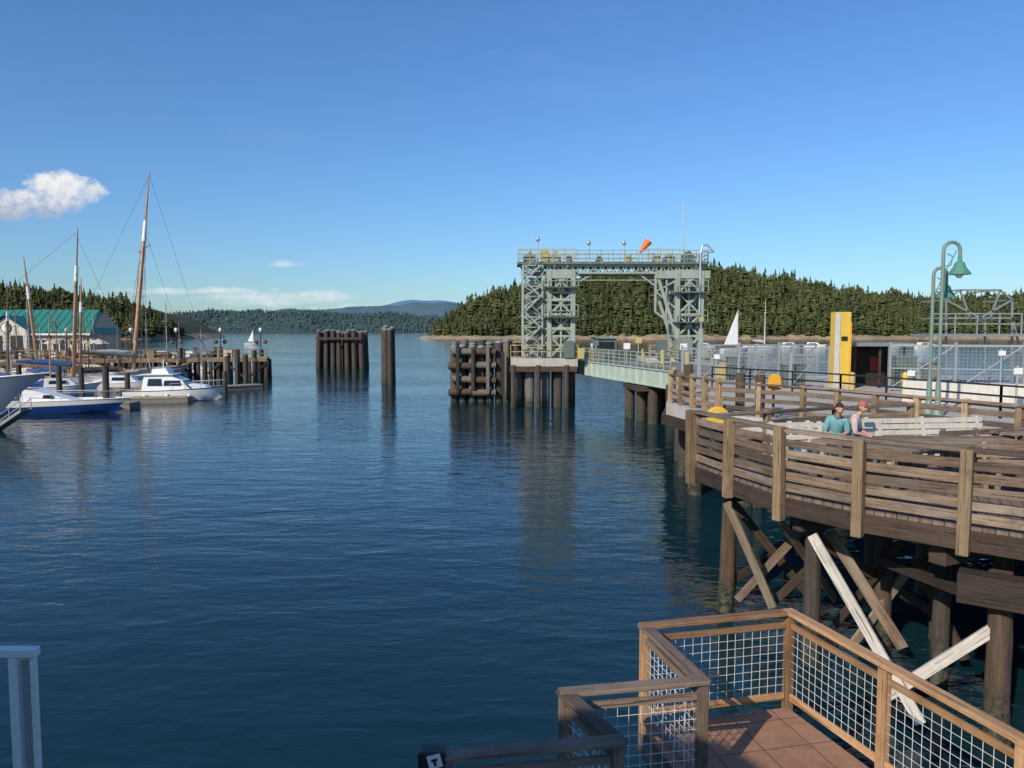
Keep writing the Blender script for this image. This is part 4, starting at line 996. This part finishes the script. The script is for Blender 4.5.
for k in range(26):
    t=random.uniform(.05,.97); q=lerp(a0,a1,t)+nn*random.uniform(.8,3.0); cc=random.choice((WHITE,WOOD_RAIL,TANW,TANW,STEEL,CREAM,WOOD_POST))
    e=thing('dock_box','small weathered storage box on the timber pier','box',(q.x,q.y,2.7),'dock boxes')
    wd,hh=random.uniform(.5,1.4),random.uniform(.4,.9)
    b=MB(); b.box((q.x,q.y,2.7+hh/2),(wd,.7,hh),0); b.make('body',cc,e,.02)
    b=MB(); b.box((q.x,q.y,2.7+hh+.04),(wd+.08,.78,.06),0); b.make('lid',random.choice((WHITE,STEEL,WOOD_BRACE)),e,.01)

# ------------------------------------------------------------ harbour building
bl=thing('harbour_building','long waterfront building with teal metal roof and clock gable','building',(-60,100,0))
b=MB(); b.box((-64,103,2.3),(30,12,.5)); b.make('platform',CONC,bl)
for k in range(14):
    b=MB(); b.cyl((-76+k*2,97.4,-1),(-76+k*2,97.4,2.1),.25,.25,8); b.make('pile',PILE,bl)
x0,x1,y0,y1,ze,zr=-76,-54.0,97.8,106,5.6,8.7; ym=(y0+y1)/2
b=MB(); b.box(((x0+x1)/2,ym,(2.55+ze)/2),(x1-x0-.6,y1-y0-.6,ze-2.55)); 
for x in(x0+.31,x1-.31): b.face([(x,y0+.3,ze),(x,y1-.3,ze),(x,ym,zr-.1)])
b.make('wall',TANW,bl)
rf=MB(); rf.add([(x0,y0-.3,ze-.1),(x1,y0-.3,ze-.1),(x1-1.2,ym,zr),(x0,ym,zr),(x0,y1+.3,ze-.1),(x1,y1+.3,ze-.1)],[(0,1,2,3),(3,2,5,4),(1,5,2)])
for k in range(22): 
    xx=x0+1+k*.95; rf.beam((xx,y0-.3,ze-.05),(xx,ym,zr+.04),.06,.06)
rf.make('roof',TEAL,bl)
b=MB(); b.beam((x0,y0-.32,ze-.15),(x1,y0-.32,ze-.15),.1,.25); b.make('fascia',WHITE,bl)
for k in range(9):
    xx=x0+1.6+k*2.3
    b=MB(); b.box((xx,y0+.27,4.0),(1.4,.06,1.4)); o=b.make('window',GLASS,bl)
    b=MB(); 
    for sx in(-.8,0,.8): b.box((xx+sx,y0+.22,4.0),(.14,.08,1.7))
    for sz in(-.8,.8): b.box((xx,y0+.215,4.0+sz),(1.7,.07,.14))
    b.make('frame',WHITE,o)
gx=XZ(6,325,97).x
b=MB(); n_=[(gx-2.6,97,2.55),(gx+2.6,97,2.55),(gx+2.6,97,6.0),(gx,97,7.7),(gx-2.6,97,6.0)]
b.add(n_+[(p[0],102,p[2]) for p in n_],[(0,1,2,3,4),(5,6,7,8,9),(0,5,6,1),(1,6,7,2),(4,9,5,0)]); b.make('gable_wall',CREAM,bl)
b=MB(); b.add([(gx,96.6,7.85),(gx+3.0,96.6,5.85),(gx+3.0,102,5.85),(gx,102,7.85),(gx-3.0,96.6,5.85),(gx-3.0,102,5.85)],[(0,1,2,3),(0,3,5,4)]); b.make('gable_roof',TEAL,bl)
b=MB(); b.cyl((gx,96.98,6.3),(gx,96.9,6.3),.6,.6,24); b.make('clock_face',WHITE,bl)
b=MB(); b.tube([(gx+.63*math.cos(t),96.9,6.3+.63*math.sin(t)) for t in [k*6.2832/24 for k in range(25)]],.05,6); b.make('clock_rim',BLACK,bl)
b=MB(); b.beam((gx,96.87,6.3),(gx,96.87,6.75),.05,.03); b.beam((gx,96.86,6.3),(gx+.3,96.86,6.2),.05,.03); b.make('clock_hand',BLACK,bl)
for xx in(gx-1.3,gx+1.3):
    b=MB(); b.box((xx,96.97,4.2),(1.5,.05,2.2)); b.make('window',GLASS,bl)
b=MB()
for k in range(260): b.sphere((random.uniform(-74,-54),97.3+random.uniform(-.3,.2),2.7+random.uniform(0,.4)),random.uniform(.12,.22),5,4,m=0 if random.random()<.15 else 1)
o=b.make('flower_hedge',[RED,LEAF]); o['kind']='stuff'; tag(o,'red flowers and leaves in planters along the building','plants')
for k,(x,y) in enumerate(((-52.6,95),(-50.5,93),(-57,94.6))):
    e=thing('parasol','folded patio umbrella on the waterfront terrace','umbrella',(x,y,2.5),'patio umbrellas')
    b=MB(); b.cyl((x,y,2.5),(x,y,5),.05,.05,6); b.make('pole',WOOD_MAST,e)
    b=MB(); b.lathe((x,y,4.3),[(1.3,0),(.7,.35),(.02,.6)],8); b.make('canopy',CANVT,e)

# ------------------------------------------------------------ lower terrace (closest)
m,nt,p=nmat('terrace_tiles')
P=pos(nt); pr=mapping(nt,P,(1,1,1),(0,0,-0.22))
br=nt.nodes.new('ShaderNodeTexBrick'); nt.links.new(pr,br.inputs[0]); br.offset=.0; br.inputs['Scale'].default_value=1.0
br.inputs['Brick Width'].default_value=.5; br.inputs['Row Height'].default_value=.5; br.inputs['Mortar Size'].default_value=.007
br.inputs['Color1'].default_value=(.30,.155,.09,1); br.inputs['Color2'].default_value=(.37,.20,.125,1); br.inputs['Mortar'].default_value=(.11,.06,.04,1)
g=noise(nt,P,3.0,7,.7); g2=noise(nt,P,14,5,.7); k=M(nt,'MULTIPLY_ADD',g,1.1,M(nt,'MULTIPLY_ADD',g2,.7,.1))
n=nt.nodes.new('ShaderNodeVectorMath'); n.operation='SCALE'; nt.links.new(br.outputs[0],n.inputs[0]); nt.links.new(k,n.inputs['Scale'])
nt.links.new(n.outputs[0],p.inputs['Base Color']); p.inputs['Roughness'].default_value=.8
nt.links.new(bump(nt,br.outputs['Fac'],-.4,.01),p.inputs['Normal'])
TILE=m
tf=1.87
Z1=[(1.38,7.68),(3.02,8.07),(3.82,5.46),(4.45,3.4)]
Z2=[(1.38,7.68),(1.67,6.46),(.45,6.24),(.79,5.48),(-.48,5.28)]
te=thing('terrace','lower terrace floor with reddish tiles and timber edge beams','terrace',(2.4,6.5,0))
b=MB(); b.prism([Z1[0],Z1[1],Z1[2],Z1[3],(-.4,3.4),(-.48,5.28),(.79,5.48),(.45,6.24),(1.67,6.46)][::-1],tf-.06,tf); b.make('floor',TILE,te)
for a,c in list(zip(Z1[:-1],Z1[1:]))+list(zip(Z2[:-1],Z2[1:])):
    b=MB(); b.beam((a[0],a[1],tf-.18),(c[0],c[1],tf-.18),.1,.23); b.make('edge_beam',WOOD_SHADED,te,.006)
for (x,y) in((1.5,7.5),(2.9,7.8),(3.6,5.7),(1.7,6.5),(.6,5.6)):
    b=MB(); b.box((x,y,.3),(.2,.2,2.6)); b.make('support_post',PILEB,te)
def meshrail(label,pts,mats,skip_first=False,step=1.45,zoff=0.0):
    e=thing('mesh_railing',label,'railing',(pts[0][0],pts[0][1],tf),'wire mesh railings of the terrace')
    h=1.07
    P=[Vector((p[0],p[1],tf)) for p in pts]
    for i in range(len(P)-1):
        a,c=P[i],P[i+1]; L=(c-a).length; n=max(1,round(L/step)); d=(c-a).normalized()
        for k in range(n+1):
            if k==n and i<len(P)-2: continue
            if skip_first and i==0 and k==0: continue
            q=lerp(a,c,k/n); b=MB(); b.beam(q-Vector((0,0,.28)),q+Vector((0,0,h-.03)),.09,.09,up=(-d.y,d.x,0)); b.make('post',mats[0],e,.006)
        for k in range(n):
            q1=lerp(a,c,k/n)+d*.05; q2=lerp(a,c,(k+1)/n)-d*.05
            up=Vector((0,0,1))
            for z,hh in((.14,.07),(.93,.06)):
                b=MB(); b.beam(q1+up*z,q2+up*z,.04,hh); b.make('rail',mats[1],e,.004)
            b=MB(); W=(q2-q1).length; m2=max(2,round(W/.1))
            for j in range(1,m2):
                q=lerp(q1,q2,j/m2)+d*random.uniform(-.004,.004); b.cyl(q+up*.17,q+up*.9,.0028,.0028,5,cap=False)
            for j in range(1,8): b.cyl(q1+up*(.17+j*.092+random.uniform(-.004,.004)),q2+up*(.17+j*.092+random.uniform(-.004,.004)),.0028,.0028,5,cap=False)
            b.make('wire_mesh',WIRE,e)
        zz=h+zoff+.004*(i%2)
        b=MB(); b.beam(a-d*.05+Vector((0,0,zz)),c+d*.05+Vector((0,0,zz)),.13,.042); b.make('top_rail',mats[1],e,.006)
    return e
WIRE=flat('pale_galvanised_wire',(.62,.62,.60),.5,0,.1)
meshrail('cedar railing with galvanised wire mesh round the terrace',Z1,(WOOD_NEW,WOOD_NEW),step=1.5)
meshrail('weathered stepped railing, shade toned into its wood, with galvanised wire mesh',Z2,(WOOD_SHADED,WOOD_SHADED),skip_first=True,step=1.6,zoff=-.009)
e=thing('speaker','small black box with tilted white icon label at the rail end','speaker',(-.55,5.25,2.9))
b=MB(); b.box((-.57,5.22,2.95),(.19,.12,.15),0); b.make('housing',BLACK,e,.012)
cx_,cz_=-.545,2.965; tl=.25
def tp(x,z): return (cx_+x*math.cos(tl)-z*math.sin(tl),cz_+x*math.sin(tl)+z*math.cos(tl))
def tplate(w_,h_,y,ox=0,oz=0):
    q=[tp(ox-w_,oz-h_),tp(ox+w_,oz-h_),tp(ox+w_,oz+h_),tp(ox-w_,oz+h_)]
    b=MB(); b.add([(a,y,c) for a,c in q]+[(a,y+.003,c) for a,c in q],[(0,1,2,3),(7,6,5,4),(0,4,5,1),(1,5,6,2),(2,6,7,3),(3,7,4,0)]); return b
lp=tplate(.048,.048,5.155).make('label_plate',WHITE,e)
b=tplate(.022,.008,5.150,0,.012); b2=tplate(.008,.026,5.146,0,-.004); b.add(b2.v,[(0,1,2,3),(7,6,5,4),(0,4,5,1),(1,5,6,2),(2,6,7,3),(3,7,4,0)]); b.make('label_icon',BLACK,lp)
b=MB(); b.cyl((-.57,5.3,1.8),(-.57,5.3,2.9),.03,.03,8); b.make('stem',BLACK,e)
e=thing('white_railing','white painted metal balcony railing with close bars','railing',(-2.7,4,2.5))
c1=XZ(33,652,4.0); c0=XZ(-120,652,4.0)
b=MB(); b.beam(c0,c1+Vector((.025,0,0)),.06,.05); b.make('top_rail',WHITE,e,.006)
b=MB(); b.beam((c1.x,4.0,c1.z-1.2),(c1.x,4.0,c1.z-.02),.03,.03); b.make('post',WHITE,e,.004)
b=MB(); b.beam((c1.x-.1,4.0,c1.z-1.2),(c1.x-.1,4.0,c1.z-.02),.05,.05); b.make('post',WHITE,e,.004)
b=MB(); b.box((c1.x-.05,4.02,c1.z-.6),(.08,.01,1.1)); b.make('infill_panel',GALV,e)
for k in range(1,6):
    b=MB(); b.beam((c1.x-.1-.13*k,4.0,c1.z-1.2),(c1.x-.1-.13*k,4.0,c1.z-.02),.02,.02); b.make('baluster',WHITE,e)
b=MB(); b.beam((c0.x,4,c1.z-1.2),(c1.x,4,c1.z-1.2),.06,.05); b.make('bottom_rail',WHITE,e)
e=thing('shade_house','unseen plain house with pitched roof added to shade the left railings','house',(-8,-4,0))  # out of view behind the camera, added to cast shade on the left railings
b=MB(); b.box((-10.2,-4.2,3.9),(12.4,6.8,8.0)); b.make('wall',TANW,e)
b=MB(); b.add([(-16.7,-.6,7.8),(-3.7,-.6,7.8),(-3.7,-4.2,9.0),(-16.7,-4.2,9.0),(-16.7,-7.9,7.8),(-3.7,-7.9,7.8)],[(0,1,2,3),(3,2,5,4),(1,5,2),(0,3,4)]); b.make('roof',STEEL,e)
for x in(-13.8,-10.8,-7.8,-5.4):
    b=MB(); b.box((x,-.78,5.6),(1.3,.06,1.4)); b.make('window',GLASS,e)

# ------------------------------------------------------------ people
def segd(p,a,b):
    ab=b-a; t=max(0,min(1,(p-a).dot(ab)/max(ab.length_squared,1e-9))); return (p-(a+ab*t)).length
def person(label,loc,rz,shirt,pants,hairc,cap=None,lean=.1,side=0.0,headturn=0.0,sc=1.0):
    e=thing('person',label,'person',loc,None,rz); e.scale=(sc,sc,sc)
    V=[];R=[];E=[];reg={}
    def sh_(p):
        z=p[2]; k=max(0,z-.1)
        return (p[0]+side*k,p[1]-lean*k*k*2.2,z-lean*.12*k)
    def v(p,r,parent=None,g=None,bend=True):
        V.append(Vector(sh_(p) if bend else p));R.append(r);i=len(V)-1
        if parent is not None: E.append((parent,i)); reg[(parent,i)]=g
        return i
    pel=v((0,0,.11),.125); wa=v((0,.03,.27),.122,pel,'shirt'); ch=v((0,.01,.44),.135,wa,'shirt'); nb=v((0,-.01,.565),.075,ch,'shirt'); nk=v((0,-.035,.64),.052,nb,'skin'); hd=v((0,-.05,.69),.05,nk,'skin')
    for s in(-1,1):
        sh=v((s*.17,0,.53),.062,ch,'shirt'); el=v((s*.22,-.08,.26),.043,sh,'shirt' )
        wr=v((s*.10,-.30,.20),.028,el,'skin',False); pa=v((s*.08,-.37,.175),.032,wr,'skin',False)
        for k in range(4):
            off=(k-1.5)*.019; l=(.028,.034,.036,.031)[k] if s>0 else (.031,.036,.034,.028)[k]
            f1=v((s*.08+off,-.41,.17),.009,pa,'skin',False); f2=v((s*.078+off,-.41-l,.155),.008,f1,'skin',False); v((s*.076+off,-.415-l*1.4,.13),.0065,f2,'skin',False)
        t1=v((s*.08-s*.035,-.365,.175),.010,pa,'skin',False); v((s*.08-s*.05,-.40,.16),.008,t1,'skin',False)
        hp=v((s*.09,-.04,.09),.095,pel,'pants',False); kn=v((s*.12,-.42,.10),.062,hp,'pants',False); cf=v((s*.12,-.45,-.12),.055,kn,'pants',False); an=v((s*.12,-.47,-.34),.038,cf,'pants',False); v((s*.13,-.58,-.39),.036,an,'shoe',False)
    me=bpy.data.meshes.new('skel'); me.from_pydata([tuple(x) for x in V],E,[]); ob=bpy.data.objects.new('skel',me); COL.objects.link(ob)
    sk=ob.modifiers.new('s','SKIN'); ss=ob.modifiers.new('u','SUBSURF'); ss.levels=1; ss.render_levels=1
    for i,r in enumerate(R): me.skin_vertices[0].data[i].radius=(r,r)
    me.skin_vertices[0].data[0].use_root=True
    bpy.context.view_layer.update()
    dg=bpy.context.evaluated_depsgraph_get(); ev=ob.evaluated_get(dg); bm_=bpy.data.meshes.new_from_object(ev)
    vs=[Vector(x.co) for x in bm_.vertices]; fs=[tuple(pl.vertices) for pl in bm_.polygons]; nr=[Vector(x.normal) for x in bm_.vertices]
    bpy.data.objects.remove(ob)
    def region(c):
        best=1e9;g='skin'
        for (a,b2),gg in reg.items():
            dd=segd(c,V[a],V[b2])-0.6*min(R[a],R[b2])
            if dd<best: best=dd;g=gg
        return g
    fr=[region(sum((vs[i] for i in f),Vector())/len(f)) for f in fs]
    skin=flat('skin_tone',(.50,.28,.19),.55,0,.08)
    B_=MB(); B_.add([tuple(x) for x in vs],fs)
    hc=V[hd]+Vector((side*.08,-.025,.085)); hv=[];nu,nv=20,14
    ct,stt=math.cos(headturn),math.sin(headturn)
    def ht(p): return (hc.x+p[0]*ct-p[1]*stt,hc.y+p[0]*stt+p[1]*ct,hc.z+p[2]+p[1]*.15)
    for i in range(nv+1):
        a=math.pi*i/nv
        for k in range(nu):
            t=2*math.pi*k/nu; x=.075*math.sin(a)*math.cos(t); y=.094*math.sin(a)*math.sin(t); z=.115*math.cos(a)
            if z<0: kx=1-.35*(-z/.115)**1.5; x*=kx; y=y*kx-(.012*(-z/.115))
            if y<-.07 and abs(x)<.02 and -.035<z<.015: y-=.018
            if y<-.06 and abs(x)>.015 and abs(x)<.05 and 0<z<.03: y+=.007
            hv.append(ht((x,y,z)))
    hf=[(i*nu+k,(i+1)*nu+k,(i+1)*nu+(k+1)%nu,i*nu+(k+1)%nu) for i in range(nv) for k in range(nu)]
    B_.add(hv,hf)
    for s in(-1,1): B_.sphere(ht((s*.076,.005,0)),(.012,.02,.03),8,6)
    B_.make('body',skin,e,smooth=True,local=True)
    for g,mt,off,nm in(('shirt',shirt,.016,'shirt'),('pants',pants,.012,'trousers'),('shoe',RUBR,.012,'shoes')):
        ff=[f for f,r in zip(fs,fr) if r==g]
        used=sorted({i for f in ff for i in f}); mp_={i:k for k,i in enumerate(used)}
        q=MB(); q.add([tuple(vs[i]+nr[i]*off) for i in used],[tuple(mp_[i] for i in f) for f in ff]); q.make(nm,mt,e,smooth=True,local=True)
    q=MB(); 
    for s in(-1,1): q.sphere(ht((s*.03,-.082,.012)),(.011,.008,.007),8,6)
    q.make('eyes',BLACK,e,local=True); q=MB(); q.sphere(ht((0,-.089,-.052)),(.022,.006,.006),8,6); q.make('mouth',REDP,e,local=True)
    q=MB(); hh=[]
    for i in range(9):
        a=math.pi*.62*i/8
        for k in range(nu):
            t=2*math.pi*k/nu; fy=math.sin(t)
            aa=a*(1 if fy>-.2 else .62); r=1.10
            hh.append(ht((.078*r*math.sin(aa)*math.cos(t),.01+.096*r*math.sin(aa)*fy,.118*r*math.cos(aa)-.002)))
    q.add(hh,[(i*nu+k,(i+1)*nu+k,(i+1)*nu+(k+1)%nu,i*nu+(k+1)%nu) for i in range(8) for k in range(nu)]); 
    q.make('hair',hairc,e,smooth=True,local=True)
    if cap:
        q=MB(); q.lathe(ht((0,.005,.03)),[(.093,0),(.094,.04),(.075,.08),(.03,.105),(.002,.108)],18)
        c0=ht((0,-.09,.035)); q.sphere(c0,(.06,.065,.008),12,6); q.make('cap',cap,e,smooth=True,local=True)
    return e
person('seated person in teal top with dark hair',(6.66,15.58,3.66),-.35,flat('teal_shirt',(.16,.36,.38),.9),flat('grey_trousers',(.12,.13,.16),.9),flat('dark_hair',(.02,.012,.008),.7),None,.30,.10,.3)
person('seated person in pale shirt, reddish cap and jeans',(7.05,15.62,3.66),.95,flat('pale_shirt',(.50,.40,.40),.9),flat('jeans_denim',(.09,.15,.30),.9),flat('brown_hair',(.10,.05,.025),.7),flat('red_cap',(.38,.12,.10),.8),.15,-.06,-.6)
for o in bpy.data.objects:
    if '_o' in o: del o['_o']
